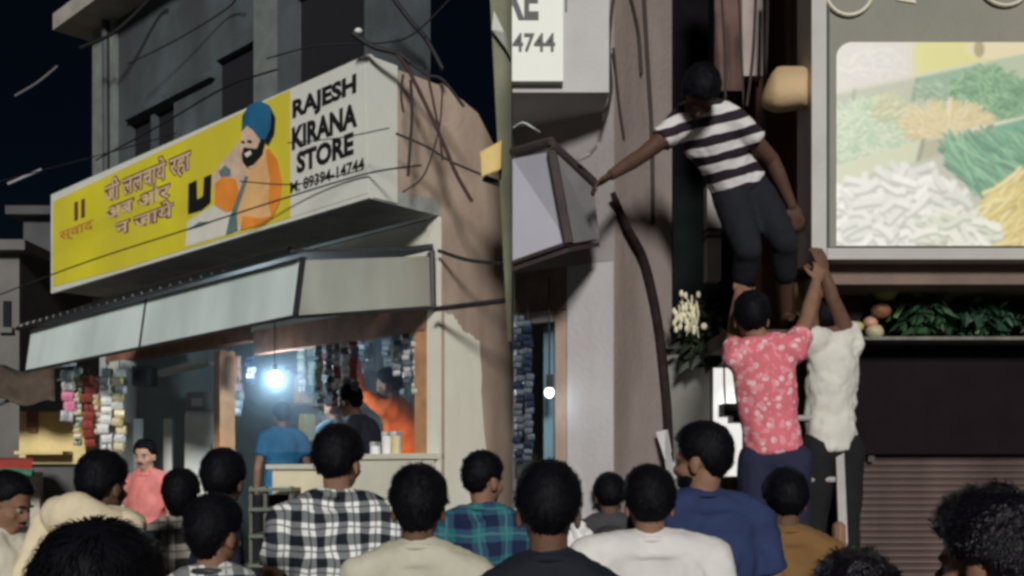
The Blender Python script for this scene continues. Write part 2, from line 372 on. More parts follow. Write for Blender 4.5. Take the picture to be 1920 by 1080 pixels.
while s_ > sB-1.3:   # scalloped bright bits of the sheet edge
    zt = azz(s_)[0]
    part('roof_ridge', MB().tube([L(s_, DA+.055, zt+.02), L(s_-.05, DA-.10, zt+.055)], .016, 6), STEEL, aw); s_ -= .14
part('bottom_trim', MB().tube([L(sC, DA, azz(sC)[1]-.01), L(sA, DA, azz(sA)[1]-.012), L(e0, .06, 2.66)], .012, 6), DARKM, aw)
# counter
ct = thing('shop_counter', 'cream painted shop counter below the orange wooden door frame', 'counter', L(.9, .1, ZF))
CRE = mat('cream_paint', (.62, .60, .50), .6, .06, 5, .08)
part('front_panel', fbox(MB(), .02, 1.0, .051, .16, 0, 1.62), CRE, ct); part('front_panel', fbox(MB(), 1.004, 1.85, .051, .15, 0, 1.55), mat('cream_paint_lit', (.80, .72, .52), .5, .05, 5, .05), ct)  # one front panel in brighter cream, the light on it put into the colour
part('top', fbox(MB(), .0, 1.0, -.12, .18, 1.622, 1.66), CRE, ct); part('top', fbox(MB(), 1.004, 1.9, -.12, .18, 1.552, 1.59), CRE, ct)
# bulb
def bulb(name, p, rad, label, power, col, es):
    t = thing(name, label, 'light bulb', p)
    part('glass', MB().ell(p, (rad, rad, rad*1.1), 14, 9), mat('bulb_glow_'+name, (.9, .95, 1), .3, 0, 5, 0, emit=col, es=es), t, smooth=True)
    part('socket', MB().tube([V(p)+V((0, 0, rad*.9)), V(p)+V((0, 0, rad*.9+.07))], .02), DARKM, t)
    part('wire', MB().tube([V(p)+V((0, 0, rad*.9+.07)), V(p)+V((0, 0, .6))], .005, 5), CABLE, t)
    if not power: return t
    ld = bpy.data.lights.new('reflection_light', 'POINT'); ld.energy = power; ld.color = col; ld.shadow_soft_size = rad*1.3
    lo = bpy.data.objects.new('reflection_light', ld); COL.objects.link(lo); lo.parent = t; lo.location = (0, 0, -rad*2.4)
    return t
bulb('light_bulb', P(515, 710, 8.3), .052, 'glowing bluish white bulb hanging inside the store', 0, (.70, .88, 1), 420)
# shelves and goods inside
SH = thing('goods_shelf', 'wall shelf crowded with small packets behind the orange shirt in the store', 'shelf', L(2.9, -1.6, ZF))
pk_cols = [(.6, .1, .08), (.65, .5, .1), (.1, .25, .5), (.6, .6, .55), (.1, .35, .2), (.05, .05, .06), (.45, .2, .4), (.6, .3, .08)]
PK = [mat('packet_%s' % n_, c, .3, .15, 20, .3, 30, stain=((.55, .52, .45) if max(c) > .3 and n_ != 'white' else (.12, .15, .18), 16)) for n_, c in zip(('red', 'gold', 'blue', 'white', 'green', 'black', 'violet', 'orange'), pk_cols)]
for z_ in (1.45, 1.80, 2.15, 2.50): part('shelf_board', fbox(MB(), 2.76, 3.015, -2.5, -.75, z_, z_+.022), BRN, SH)
me_pk = {}
for z_ in (1.473, 1.823, 2.173, 2.523):
    s_ = -2.44
    while s_ < -.85:
        w_ = random.uniform(.09, .15); h_ = random.uniform(.16, .30); i_ = random.randrange(8)
        key = (i_, round(w_, 2))
        if key not in me_pk: me_pk[key] = fbox(MB(), -.05, .05, -w_/2, w_/2, 0, .25).mesh('packet', PK[i_], L(0, 0, 0))
        o = bpy.data.objects.new('packet', me_pk[key]); COL.objects.link(o); o.parent = SH
        o.location = L(2.86+random.uniform(-.03, .03), s_, z_+.001)-V(SH.location); o.scale = (1, 1, h_/.25); s_ += w_+.015
# hanging sachet strips
def sachet_strip(px, py0, py1, wpx, D, cols, label, group, fat=1.0):
    top = P(px, py0, D); bot = P(px, py1, D); Ht = top.z-bot.z; wv = wpx/F*D
    t = thing('sachet_strip', label, 'snack packets', top, group)
    part('string', MB().tube([top+V((0, 0, .08)), top-V((0, 0, Ht))], .004, 5), CABLE, t)
    h = wv*.72*fat; k = max(3, int(Ht/h)); h = Ht/k; meshes = {}
    for i in range(k):
        c = random.choice(cols)
        if c not in meshes:
            mb = MB(); q = []
            for zz, dd in ((0, .004), (.15, .02), (.5, .03), (.85, .02), (1, .004)):
                hw = wv/2*(.96 if zz in (0, 1) else .86)
                q.append([V((-hw, -dd, -zz*h*1.04)), V((hw, -dd, -zz*h*1.04)), V((hw, dd, -zz*h*1.04)), V((-hw, dd, -zz*h*1.04))])
            mb.loft(q); meshes[c] = mb.mesh('sachet', PK[c])
        o = bpy.data.objects.new('sachet', meshes[c]); COL.objects.link(o); o.parent = t
        o.location = (random.uniform(-.15, .15)*wv, random.uniform(-.03, .03), -i*h); o.rotation_euler = (random.uniform(-.25, .25), random.uniform(-.12, .12), random.uniform(-.35, .35))
    return t
PK += [mat('packet_pink', (.6, .2, .32), .3, .3, 20, .1), mat('packet_silver', (.6, .6, .58), .25, .2, 20, .1), mat('packet_maroon', (.25, .05, .04), .3, .3, 20, .1), mat('packet_navy', (.02, .03, .06), .3, .3, 20, .1)]
gS = 'sachet strips hung under the awning'
sachet_strip(128, 695, 790, 24, 8.9, [8, 3, 8], 'pink and white sachet strip, leftmost under the awning', gS)
sachet_strip(146, 690, 835, 15, 8.95, [1, 4, 3], 'thin gold and green sachet strip right of the pink one', gS)
sachet_strip(166, 705, 838, 22, 8.9, [10, 0, 10], 'dark red sachet strip between gold and white strips', gS)
sachet_strip(183, 705, 815, 14, 8.95, [1, 7], 'narrow orange gold sachet strip beside the red one', gS)
sachet_strip(200, 690, 848, 22, 8.9, [9, 3, 9], 'long silver white sachet strip under the awning', gS)
sachet_strip(224, 692, 845, 20, 8.9, [1, 1, 9], 'long yellow sachet strip nearest the pale pillar', gS)
gI = 'sachet strips hanging inside the store'
sachet_strip(432, 668, 735, 40, 9.1, [0], 'square red orange packets hanging at the partition end', gI, 1.4)
sachet_strip(424, 720, 770, 16, 9.05, [3, 9], 'small white packets under the red packets', gI)
sachet_strip(446, 718, 780, 20, 9.1, [2, 6, 3], 'blue violet packets under the red packets', gI)
for x, y1, cc, lb in ((600, 770, [4, 3], 'green and white strip right of the bulb'), (618, 740, [3, 5], 'black and white strip near the lintel middle'),
                      (632, 765, [3, 9, 10], 'white round packets strip above the dark head'), (648, 745, [5, 2, 9], 'dark blue strip beside the white packets'),
                      (664, 735, [5, 10], 'dark maroon strip left of the orange sleeve'), (745, 705, [2, 5, 3], 'blue black strip right of the orange sleeve'),
                      (762, 720, [5, 2, 3], 'dark strip with white packets near the frame'), (780, 740, [4, 2, 3], 'green strip nearest the orange door frame')):
    sachet_strip(x, 648-(x-600)*.16, y1, 15, 8.0-(x-600)*.0045, cc, lb, gI)
for i_, (x, y0, y1, D_, cc, lb) in enumerate(((470, 665, 720, 8.6, [2, 11], 'dark blue strip left of the bulb'), (566, 650, 735, 9.3, [4, 9], 'pale green strip just right of the bulb'), (584, 645, 745, 9.4, [4, 3, 5], 'green strip between bulb and white packets'),
      (610, 640, 720, 9.2, [3, 10, 5], 'maroon and white strip under the lintel'), (676, 632, 700, 8.9, [2, 5, 3], 'short blue strip above the dark head'), (692, 630, 690, 9.0, [9, 5], 'short silver strip above the dark clothes'), (726, 625, 690, 8.9, [3, 2, 5], 'white and blue strip above the orange arm'), (752, 622, 740, 8.7, [9, 4, 5], 'silver green strip beside the blue black one'))):
    sachet_strip(x, y0, y1, 15, D_, cc, lb, gI)
# things standing in the left bay
fr = thing('refrigerator', 'white upright refrigerator inside the store behind the pink shirt', 'refrigerator', P(378, 900, 10.1))
a0, a1 = P(346, 900, 10.1), P(408, 770, 10.1)
part('cabinet', MB().box((a0.x, 10.1, ZF+.001), (a1.x, 10.7, a1.z)), PLAST, fr, bevel=.02)
part('door', MB().box((a0.x+.01, 10.06, ZF+.08), (a1.x-.01, 10.098, a1.z-.03)), WHITE, fr, bevel=.01)
part('handle', MB().tube([(a1.x-.04, 10.04, 1.5), (a1.x-.04, 10.04, 1.8)], .012), STEEL, fr)
bx = thing('speaker_box', 'dark square box mounted high beside the pale pillar', 'box', P(268, 720, 9.6))
c_ = P(268, 705, 9.6); part('case', MB().box((c_.x-.09, 9.55, c_.z-.09), (c_.x+.09, 9.75, c_.z+.09)), DARKM, bx, bevel=.01); part('grille', MB().ell((c_.x, 9.545, c_.z), (.06, .01, .06)), CABLE, bx)
for px_, lb in ((258, 'white upright board just right of the pale pillar'), (314, 'white narrow upright board behind the pink shirt man')):
    a_ = P(px_-8, 900, 10.0); c_ = P(px_+8, 785, 10.0); tag(MB().box((a_.x, 10, ZF), (c_.x, 10.05, c_.z)).build('upright_board', WHITE, None, bevel=.006), lb, 'board', 'white boards inside the store')
a_ = P(285, 702, 9.9); c_ = P(385, 680, 9.9)
tag(MB().hexa([a_, c_, c_+V((0, 0, .03)), a_+V((0, 0, .03))], [a_+V((0, .3, 0)), c_+V((0, .3, 0)), c_+V((0, .3, .03)), a_+V((0, .3, .03))]).build('rack_plank', WHITE, None), 'thin white plank on the wall above the refrigerator', 'shelf')
bs = thing('carton', 'grey printed carton standing on top of the refrigerator', 'carton', P(372, 770, 10.2)); a_ = P(350, 769, 10.2); c_ = P(398, 735, 10.2)
part('case', MB().box((a_.x, 10.2, a_.z), (c_.x, 10.5, c_.z)), mat('carton_grey', (.3, .33, .32), .7), bs); part('print', MB().box((a_.x+.05, 10.193, a_.z+.04), (a_.x+.16, 10.199, a_.z+.12)), WHITE, bs)
# crate rack in front of the counter
rk = thing('metal_rack', 'dark open metal rack with grey shelves left of the bright counter', 'rack', P(515, 1000, 7.6))
for px_ in (470, 497, 545): part('post', MB().box(tuple(P(px_-3, 1100, 7.6).xy)+(0.02,), (P(px_+3, 900, 7.6).x, 7.66, P(px_, 912, 7.6).z)), mat('rack_iron', (.09, .09, .08), .6), rk)
for y_ in (918, 955, 1005, 1060): a_ = P(468, y_, 7.58); c_ = P(548, y_, 7.58); part('shelf', MB().box((a_.x, 7.55, a_.z-.012), (c_.x, 8.0, a_.z+.012)), mat('rack_green', (.10, .13, .09), .6), rk)
part('back_panel', MB().box((P(468, 0, 8).x, 8.0, .05), (P(548, 0, 8).x, 8.03, 1.35)), BLK, rk)
# tins on the counter
for px_, m_, lb in ((722, PLAST, 'white plastic jar on the counter beside the yellow one'), (739, PK[1], 'yellow lidded jar on the counter beside the red cloth'), (700, PLAST, 'low white box on the counter by the dark sleeve')):
    s_ = Lpx(px_, 850, .05)[0]; p_ = L(s_, .03, 1.661); t = thing('jar', lb, 'jar', p_, 'jars on the counter')
    h_ = .13 if px_ != 700 else .06
    part('body', MB().tube([p_, p_+V((0, 0, h_))], .04, 12), m_, t); part('lid', MB().tube([p_+V((0, 0, h_+.001)), p_+V((0, 0, h_+.03))], .042, 12), PK[3], t)
# far left: yellow stall, tarpaulin, dark houses
st = thing('yellow_stall', 'pale yellow painted stall with dark window at the left edge', 'stall', P(70, 880, 12))
YW = mat('pale_yellow_wall', (.66, .53, .26), .8, .12, 4, .1)
a_ = P(36, 870, 12.5); c_ = P(160, 772, 12.5)
part('wall', MB().box((a_.x, 12.5, a_.z), (c_.x, 13.3, c_.z)), YW, st)
part('lower_wall', MB().box((P(-60, 0, 12.5).x, 12.6, 0), (c_.x, 13.3, a_.z-.002)), mat('stall_dark_wood', (.09, .09, .09), .8), st)  # lower wall in plain dark grey
part('window', MB().box((P(54, 0, 12.5).x, 12.44, P(0, 810, 12.5).z), (P(72, 0, 12.5).x, 12.499, P(0, 770, 12.5).z)), BRN, st)
part('ledge', MB().box((P(34, 0, 12.3).x, 12.2, P(0, 852, 12.3).z), (P(124, 0, 12.3).x, 12.49, P(0, 846, 12.3).z)), YW, st)
part('door_post', MB().box((P(60, 0, 12.4).x, 12.35, .0), (P(78, 0, 12.4).x, 12.44, P(0, 885, 12.4).z)), mat('pale_post', (.45, .42, .36), .8), st)
rc = thing('red_canopy', 'faded red cloth canopy with green edge at the left edge', 'canopy', P(20, 880, 11.8))
part('cloth', MB().hexa([P(-60, 862, 11.6), P(62, 862, 11.6), P(58, 880, 11.4), P(-60, 884, 11.4)], [P(-60, 858, 12), P(62, 858, 12), P(58, 876, 12), P(-60, 880, 12)]), mat('red_cloth', (.35, .05, .04), .8), rc)
part('edge', MB().tube([P(-60, 888, 11.4), P(30, 884, 11.4), P(62, 888, 11.4)], .04, 6), mat('green_edge', (.04, .16, .1), .8), rc)
tp = MB(); gx, gy = 14, 6; vs_ = []
for j in range(gy):
    for i in range(gx):
        px_ = -70+i*(172/(gx-1)); py_ = 690+j*11+18*math.sin(i*.9)*.4+(i*.9 if j > 3 else 0); vs_.append(P(px_, py_, 12.0-j*.1+.12*noise.noise(V((i*.6, j*.7, 0)))))
tp.add(vs_, [(j*gx+i, j*gx+i+1, (j+1)*gx+i+1, (j+1)*gx+i) for j in range(gy-1) for i in range(gx-1)])
tpo = thing('tarpaulin', 'sagging brown tarpaulin roof over the yellow stall', 'tarpaulin', P(30, 730, 12)); o = part('sheet', tp, mat('brown_tarpaulin', (.075, .055, .042), .9, .35, 5, .3, 12), tpo, smooth=True); sm = o.modifiers.new('t', 'SOLIDIFY'); sm.thickness = .02
part('pole', MB().tube([P(-10, 762, 11.6), P(112, 712, 11.9)], .02), DARKM, tpo)
def far_house(name, x0, x1, y0, D, m, lab, wins):
    t = thing(name, lab, 'house', P((x0+x1)/2, 880, D))
    a_ = P(x0, 900, D); c_ = P(x1, y0, D); part('wall', MB().box((a_.x, D, 0), (c_.x, D+3, c_.z)), m, t)
    part('roof', MB().box((a_.x-.2, D-.25, c_.z+.002), (c_.x+.2, D+3.1, c_.z+.15)), m, t)
    for wx0, wx1, wy0, wy1 in wins:
        q0 = P(wx0, wy1, D); q1 = P(wx1, wy0, D); f_ = part('window', MB().box((q0.x, D-.04, q0.z), (q1.x, D-.002, q1.z)), BLK, t)
        part('sill', MB().box((q0.x-.05, D-.1, q0.z-.08), (q1.x+.05, D-.003, q0.z-.003)), m, f_)
far_house('far_house', -40, 36, 475, 15, mat('far_wall_pale', (.13, .125, .12), .9, .3, 1.2), 'pale far house at the left edge under the night sky', [(8, 22, 565, 615), (-30, -12, 520, 570)])
far_house('far_house', 44, 130, 408, 18, mat('far_wall_dark', (.065, .065, .07), .9, .3, 1.2), 'dark far house just left of the yellow sign', [(60, 80, 500, 560)])
BC = P(515, 710, 8.3); pf = bpy.data.objects.new('smoke_puff', MB().ell((0, 0, 0), (1, 1, 1), 20, 12).mesh('smoke_puff', None)); COL.objects.link(pf); pf.location = BC+V((0, .12, -.03)); pf.scale = (.62, .5, .55); pf['kind'] = 'stuff'  # ball of haze added round the bulb to give its glare halo
pmt = bpy.data.materials.new('bulb_halo_haze'); pmt.use_nodes = True; pn = pmt.node_tree.nodes; pk_ = pmt.node_tree.links; pn.remove(pn['Principled BSDF'])
gv = pn.new('ShaderNodeVolumePrincipled'); gv.inputs['Color'].default_value = (.6, .82, 1, 1); gt = pn.new('ShaderNodeTexGradient'); gt.gradient_type = 'SPHERICAL'; gtc = pn.new('ShaderNodeTexCoord')
gm1 = pn.new('ShaderNodeMath'); gm1.operation = 'POWER'; gm1.inputs[1].default_value = 1.6; gm2 = pn.new('ShaderNodeMath'); gm2.operation = 'MULTIPLY'; gm2.inputs[1].default_value = .30
pk_.new(gtc.outputs['Object'], gt.inputs[0]); pk_.new(gt.outputs['Fac'], gm1.inputs[0]); pk_.new(gm1.outputs[0], gm2.inputs[0]); pk_.new(gm2.outputs[0], gv.inputs['Density']); pk_.new(gv.outputs[0], pn['Material Output'].inputs['Volume']); pf.data.materials.append(pmt)
sm_ = fbox(MB(), .3, 2.95, -2.2, -.16, 1.7, 3.15).build('smoke', None, None); sm_['kind'] = 'stuff'
vm = bpy.data.materials.new('blue_smoke'); vm.use_nodes = True; vn = vm.node_tree.nodes; vn.remove(vn['Principled BSDF'])
pv = vn.new('ShaderNodeVolumePrincipled'); pv.inputs['Color'].default_value = (.75, .85, 1, 1); pv.inputs['Density'].default_value = .13
vm.node_tree.links.new(pv.outputs[0], vn['Material Output'].inputs['Volume']); sm_.data.materials.append(vm)
# ================================================================ RIGHT: the gap beside the shutter shop
uR = V((-.85, .527, 0)).normalized(); nR = V((-uR.y, uR.x, 0)); vR = -nR
RC = V((.52, 5.2, 0))
def Q(s, d, z): return V((RC.x+uR.x*s+nR.x*d, RC.y+uR.y*s+nR.y*d, z))
LAV = mat('pale_lavender_plaster', (.49, .475, .48), .85, .08, 3, .2, 35, stain=((.36, .34, .35), 1.8))
MAU = mat('mauve_brown_plaster', (.36, .30, .28), .85, .14, 2.2, .25, 30, stain=((.19, .14, .12), 1.3))
cb = thing('corner_building', 'narrow corner building with pale pillar and mauve side wall beside the alley', 'building', Q(.3, 0, 0))
sE = .605
def qbox(s0, s1, d0, d1, z0, z1):
    return MB().hexa([Q(s0, d1, z0), Q(s1, d1, z0), Q(s1, d1, z1), Q(s0, d1, z1)], [Q(s0, d0, z0), Q(s1, d0, z0), Q(s1, d0, z1), Q(s0, d0, z1)])
part('pillar', qbox(0, .27, -.18, 0, 0, 2.62), LAV, cb)
part('wall', qbox(0, sE, -.18, .0, 2.622, 4.7), mat('grey_mauve_plaster', (.30, .275, .27), .85, .15, 2.5, .25), cb)
part('side_wall', MB().hexa([Q(.0, -.183, 0), Q(.0, -.75, 0), Q(.0, -.75, 4.7), Q(.0, -.183, 4.7)], [Q(.1, -.183, 0), Q(.1, -.75, 0), Q(.1, -.75, 4.7), Q(.1, -.183, 4.7)]), MAU, cb)
part('side_wall_facing', MB().hexa([Q(-.006, .0, 0), Q(-.006, -.75, 0), Q(-.006, -.75, 4.7), Q(-.006, .0, 4.7)], [Q(-.001, .0, 0), Q(-.001, -.75, 0), Q(-.001, -.75, 4.7), Q(-.001, .0, 4.7)]), MAU, cb)
part('door_frame', qbox(.273, .36, -.16, -.03, 0, 2.4), mat('tan_door_frame', (.36, .27, .22), .6, .15, 6), cb)
part('lintel', qbox(.273, sE, -.14, -.012, 2.40, 2.62), mat('dusty_brown_lintel', (.20, .14, .11), .7, .3, 8, .3), cb)
part('lintel_strip', qbox(.365, sE, -.06, -.008, 2.34, 2.397), mat('pale_strip', (.42, .38, .36), .6), cb)
part('room_back', qbox(.3, sE, -.9, -.85, 0, 2.4), mat('teal_room_wall', (.13, .24, .28), .6, .2), cb)
part('room_side', qbox(.36, .40, -.84, -.17, 0, 2.4), mat('teal_room_wall', (.1, .2, .25)), cb)
part('end_wall', MB().box((.012, 5.57, 0), (.04, 7.3, 4.7)), MAU, cb)
part('base_panel', qbox(.18, .262, .004, .03, .3, 1.5), mat('grey_base_panel', (.2, .19, .19), .7), cb)
# doorway glass with the glow of a bulb, dark sachets
gd = thing('glass_door', 'bluish glass door with the reflection of a lit bulb, left of the pale pillar', 'door', Q(.45, -.1, 0))
gm = mat('blue_glass', (.16, .27, .33), .12, .2, 2, 0, spec=.6)
part('pane', qbox(.41, sE-.12, -.135, -.125, .3, 2.33), gm, gd); part('frame', qbox(.362, .408, -.15, -.11, 0, 2.33), STEEL, gd)
bulb('bulb_reflection', P(1030, 736, 5.28), .026, 'small glowing ball standing in for a bulb reflected in the bluish glass door', .3, (.75, .9, 1), 3)  # glowing ball and small lamp added where the glass reflects a bulb
for px_, y0, y1, lb in ((972, 590, 870, 'dark glossy sachet strip at the edge of the glass door'), (990, 600, 865, 'dark blue sachet strip beside the glass door')):
    sachet_strip(px_, y0, y1, 17, 5.3, [5, 5, 11], lb, 'sachet strips by the glass door')
# end of the store sign
rs = thing('store_sign_end', 'white sign end reading RE 4744 at the top over the pale pillar', 'signboard', P(1008, 150, 4.9))
def yq(x0, y0, x1, y1, D0, D1): a_ = P(x0, y1, D0); c_ = P(x1, y0, D0); return MB().box((a_.x, D0, a_.z), (c_.x, D1, c_.z))
part('panel', yq(960, -150, 1056, 152, 4.9, 4.95), WFX, rs)
def rline(t, x0, y0, x1, y1, wgt):
    a_ = P(x0, y1, 4.897); c_ = P(x1, y0, 4.897); mb = text_mb(t, a_, V((1, 0, 0)), V((0, 0, 1)), c_.x-a_.x, c_.z-a_.z, wgt, .002)
    bm = bmesh.new(); bm.from_mesh(mb.mesh('t', None, fix=False)); bmesh.ops.bisect_plane(bm, geom=bm.verts[:]+bm.edges[:]+bm.faces[:], plane_co=(.001, 0, 0), plane_no=(-1, 0, 0), clear_outer=True)
    mb.v = [x.co.copy() for x in bm.verts]; mb.f = [tuple(x.index for x in f.verts) for f in bm.faces]; bm.free(); part('lettering', mb, INK, rs)
rline('STORE', 832, -42, 1010, 38, .03); rline('4744', 961, 62, 1041, 97, .02)
bl = thing('balcony_block', 'pale grey balcony block behind the sign end, above the slanted light box', 'balcony', P(1080, 170, 5.0))
part('block', yq(961, -150, 1142, 173, 4.953, 5.45), mat('pale_grey_block', (.47, .46, .46), .85, .1, 3, .15), bl)
part('crack_strip', yq(1060, -40, 1063, 20, 4.945, 4.952), DARKM, bl)
# slanted light box
lb_ = thing('light_box', 'slanted lavender light box with dark frame gripped by the climbing man', 'light box', P(1010, 490, 4.8))
TL, TR, BR, BL = P(961, 298, 4.95), P(1034, 284, 4.72), P(1066, 456, 4.72), P(961, 493, 4.95)
STR, SBR = P(1112, 342, 4.98), P(1124, 447, 5.05); dv = STR-TR
part('face', MB().prism([TL, TR, BR, BL], V((.02, .10, 0))), mat('lavender_panel', (.52, .52, .60), .4, .06, 3, .03), lb_)
FRD = mat('dark_brown_frame', (.06, .045, .045), .5, .2)
part('side_panel', MB().prism([TR+V((.012, .004, 0)), STR, SBR, BR+V((.012, .004, 0))], V((-.02, .06, 0))), mat('grey_side_panel', (.24, .235, .24), .5, .1), lb_)
for a_, c_, rr in ((TL+V((0, 0, .035)), TR+V((0, -.01, .045)), .032), (TR, BR, .034), (BL, BR, .018), (TR+V((0, 0, .03)), STR, .036)):
    part('frame_bar', MB().tube([a_, c_], rr*.7, 8), FRD, lb_)
part('underside', MB().prism([BL-V((0, 0, .02)), BR-V((0, 0, .02)), SBR-V((0, 0, .02)), P(961, 470, 5.45)], V((0, 0, -.02))), FRD, lb_)
part('hook', MB().tube([P(1085, 300, 4.8), P(1105, 290, 4.8), P(1118, 275, 4.85)], .008), STEEL, lb_)
cable('loop_wire', [P(962, 240, 4.85), P(980, 230, 4.8), P(1000, 240, 4.8), P(1012, 248, 4.85)], .004, WHITE, 'thin white wire loop on the top of the slanted light box')
# alley
al = thing('alley_house', 'dark brown house front closing the alley behind the climbing man', 'house', P(1330, 880, 7))
BRW = mat('dark_brown_wall', (.055, .034, .028), .95, .35, 1.6, .25, spec=.1)
part('wall', MB().box((P(1180, 0, 7.4).x, 7.4, 0), (P(1445, 0, 7.4).x, 7.6, 5.6)), mat('blackish_wall', (.007, .006, .008), .95, .3, spec=.03), al)  # near-black wall and door colours stand for the darkness of the alley
part('door', yq(1262, 330, 1326, 900, 7.3, 7.39), mat('dark_green_door', (.007, .010, .010), .95, .2, spec=.04), al)
part('door_jamb', yq(1326, 345, 1352, 525, 5.7, 5.8), mat('grey_jamb', (.30, .28, .27), .8, .1), al)
for yy in (428, 440): part('clamp', yq(1324, yy, 1354, yy+4, 5.68, 5.82), DARKM, al)
part('brown_wall', yq(1416, -200, 1530, 900, 6.4, 6.6), mat('warm_brown_wall', (.13, .062, .036), .9, .35, 1.8, .25), al)
part('pale_strip', yq(1392, -200, 1430, 142, 6.3, 6.39), mat('pale_mauve_strip', (.36, .30, .28), .8, .1), al)
part('brown_column', yq(1340, -200, 1392, 170, 6.3, 6.5), mat('red_brown_column', (.12, .07, .06), .9, .3), al)
part('brown_column', yq(1480, -200, 1512, 140, 6.25, 6.35), mat('mauve_brown_column', (.24, .15, .12), .9, .2), al)
tn = thing('tan_awning', 'rounded tan awning beside the big food sign', 'awning', P(1470, 210, 5.1)); rings_ = []
for q in range(10):
    x_ = 1428+q*9.6; k_ = math.sin(min(1, (q+.4)/4)*math.pi/2); yt, yb_ = 190-66*k_, 196+(20-q*1.2)*k_
    rings_.append([P(x_, (yt+yb_)/2-(yb_-yt)/2*math.cos(a), 5.1-.14*k_*math.sin(a)) for a in [j*math.pi/6 for j in range(7)]]+[P(x_, yb_, 5.25), P(x_, yt, 5.25)])
part('cover', MB().loft(rings_), mat('tan_awning_cloth', (.50, .36, .21), .8, .12, 4, .15), tn, smooth=True)
part('rod', MB().tube([P(1436, 212, 5.2), P(1424, 300, 6.1)], .012), DARKM, tn)
ledge = thing('concrete_ledge', 'dark concrete ledge under the climbing man behind the pink shirt', 'ledge', P(1440, 640, 5.2))
part('slab', yq(1362, 618, 1512, 646, 5.0, 5.5), mat('dark_concrete', (.07, .055, .05), .9, .2), ledge); part('wall', yq(1412, 647, 1588, 1300, 5.25, 5.5), BRW, ledge)
lw = thing('low_wall', 'grey plastered low wall at the foot of the alley under the plant', 'wall', P(1300, 880, 5.7))
part('wall', yq(1240, 655, 1372, 1300, 5.75, 5.9), mat('grey_green_plaster', (.17, .17, .155), .9, .25, 2, .25, stain=((.12, .12, .10), 2)), lw)
part('coping', yq(1238, 640, 1374, 654, 5.68, 5.95), mat('dark_coping', (.05, .05, .045), .9), lw)
lp = thing('lit_wall_patch', 'glowing slab standing in for a glaring lit wall patch low in the alley left of the pink shirt', 'lit wall patch', P(1368, 890, 5.6))
part('panel', yq(1338, 690, 1400, 893, 5.55, 5.6), mat('lit_wall_glow', (.9, .9, .88), .5, 0, 5, 0, emit=(1, .98, .93), es=.85), lp); part('edge', yq(1334, 688, 1337.5, 893, 5.54, 5.6), STEEL, lp)  # glow added here for a stretch of wall in strong light
bb = thing('black_box', 'small black box fixed in front of the glaring white wall patch', 'box', P(1385, 790, 5.4))
part('case', yq(1358, 756, 1410, 780, 5.35, 5.5), DARKM, bb); part('bracket', yq(1374, 780.5, 1410, 792, 5.37, 5.5), DARKM, bb)
part('wire', MB().tube([P(1360, 755, 5.4), P(1358, 720, 5.4), P(1357, 640, 5.5)], .005), CABLE, bb)
wd = thing('wooden_boards', 'brown wooden boards leaning under the white lit wall patch', 'boards', P(1385, 950, 5.3))
for i in range(4): part('board', yq(1352+i*17, 896, 1367+i*17, 1200, 5.3+.01*(i % 2), 5.34), mat('olive_brown_board', (.14, .10, .06), .8, .3), wd)
# plant and blossom bunch
pl = thing('potted_plant', 'dark leafy plant with pale blossom spray on the low wall', 'plant', P(1300, 650, 5.6))
pot = MB().tube([P(1300, 650, 5.72), P(1300, 628, 5.72)], [.06, .085], 12); part('pot', pot, DARKM, pl)
def leaves(c, ext, cnt, size, droop=.3):
    mb = MB()
    for _ in range(cnt):
        d = V((random.gauss(0, 1), random.gauss(0, 1), random.gauss(0, 1))).normalized()*random.random()**.5
        p = c+V((d.x*ext[0], d.y*ext[1], d.z*ext[2])); a = V((random.uniform(-1, 1), random.uniform(-1, 1), random.uniform(-.6, .8)-droop)).normalized()
        b_ = a.cross(V((random.uniform(-1, 1), random.uniform(-1, 1), 1))).normalized(); l_ = size*random.uniform(.6, 1.3); w_ = l_*.3
        nn_ = a.cross(b_)*l_*.12
        mb.add([p, p+a*l_*.5+b_*w_+nn_, p+a*l_-V((0, 0, l_*.2)), p+a*l_*.5-b_*w_+nn_, p+a*l_*.5], [(0, 1, 4), (1, 2, 4), (2, 3, 4), (3, 0, 4)])
    return mb
LEAF = mat('dark_leaf', (.014, .024, .010), .6, .4, 12, .1); LEAF2 = mat('green_leaf', (.022, .062, .026), .6, .4, 12, .1)
o = part('foliage', leaves(P(1305, 600, 5.65), (.13, .1, .13), 170, .09), LEAF, pl, fix=False); o['kind'] = 'stuff'
o = part('foliage', leaves(P(1320, 652, 5.6), (.14, .1, .06), 120, .10, .8), LEAF, pl, fix=False); o['kind'] = 'stuff'
BLO = mat('pale_blossom', (.66, .62, .45), .7, .1, 20, .1)
bm_ = MB()
for i in range(9):
    x_ = 1272+random.uniform(0, 34); y_ = 548+random.uniform(0, 30); e_ = 1292+random.uniform(-10, 26); bm_.tube([P(x_, y_, 5.55), P((x_+e_)/2+random.uniform(-6, 6), (y_+640)/2-10, 5.5), P(e_, 618+random.uniform(-14, 20), 5.55)], [.004, .007, .003], 5)
o = part('blossom_spray', bm_, BLO, pl)
for i in range(26):
    p = P(1284+random.gauss(0, 11), 588+random.gauss(0, 17), 5.5); part('blossom', MB().ell(p, (.012, .012, .02), 6, 4), BLO, pl)
part('blossom', MB().ell(P(1320, 612, 5.5), (.018, .018, .02), 8, 5), BLO, pl)
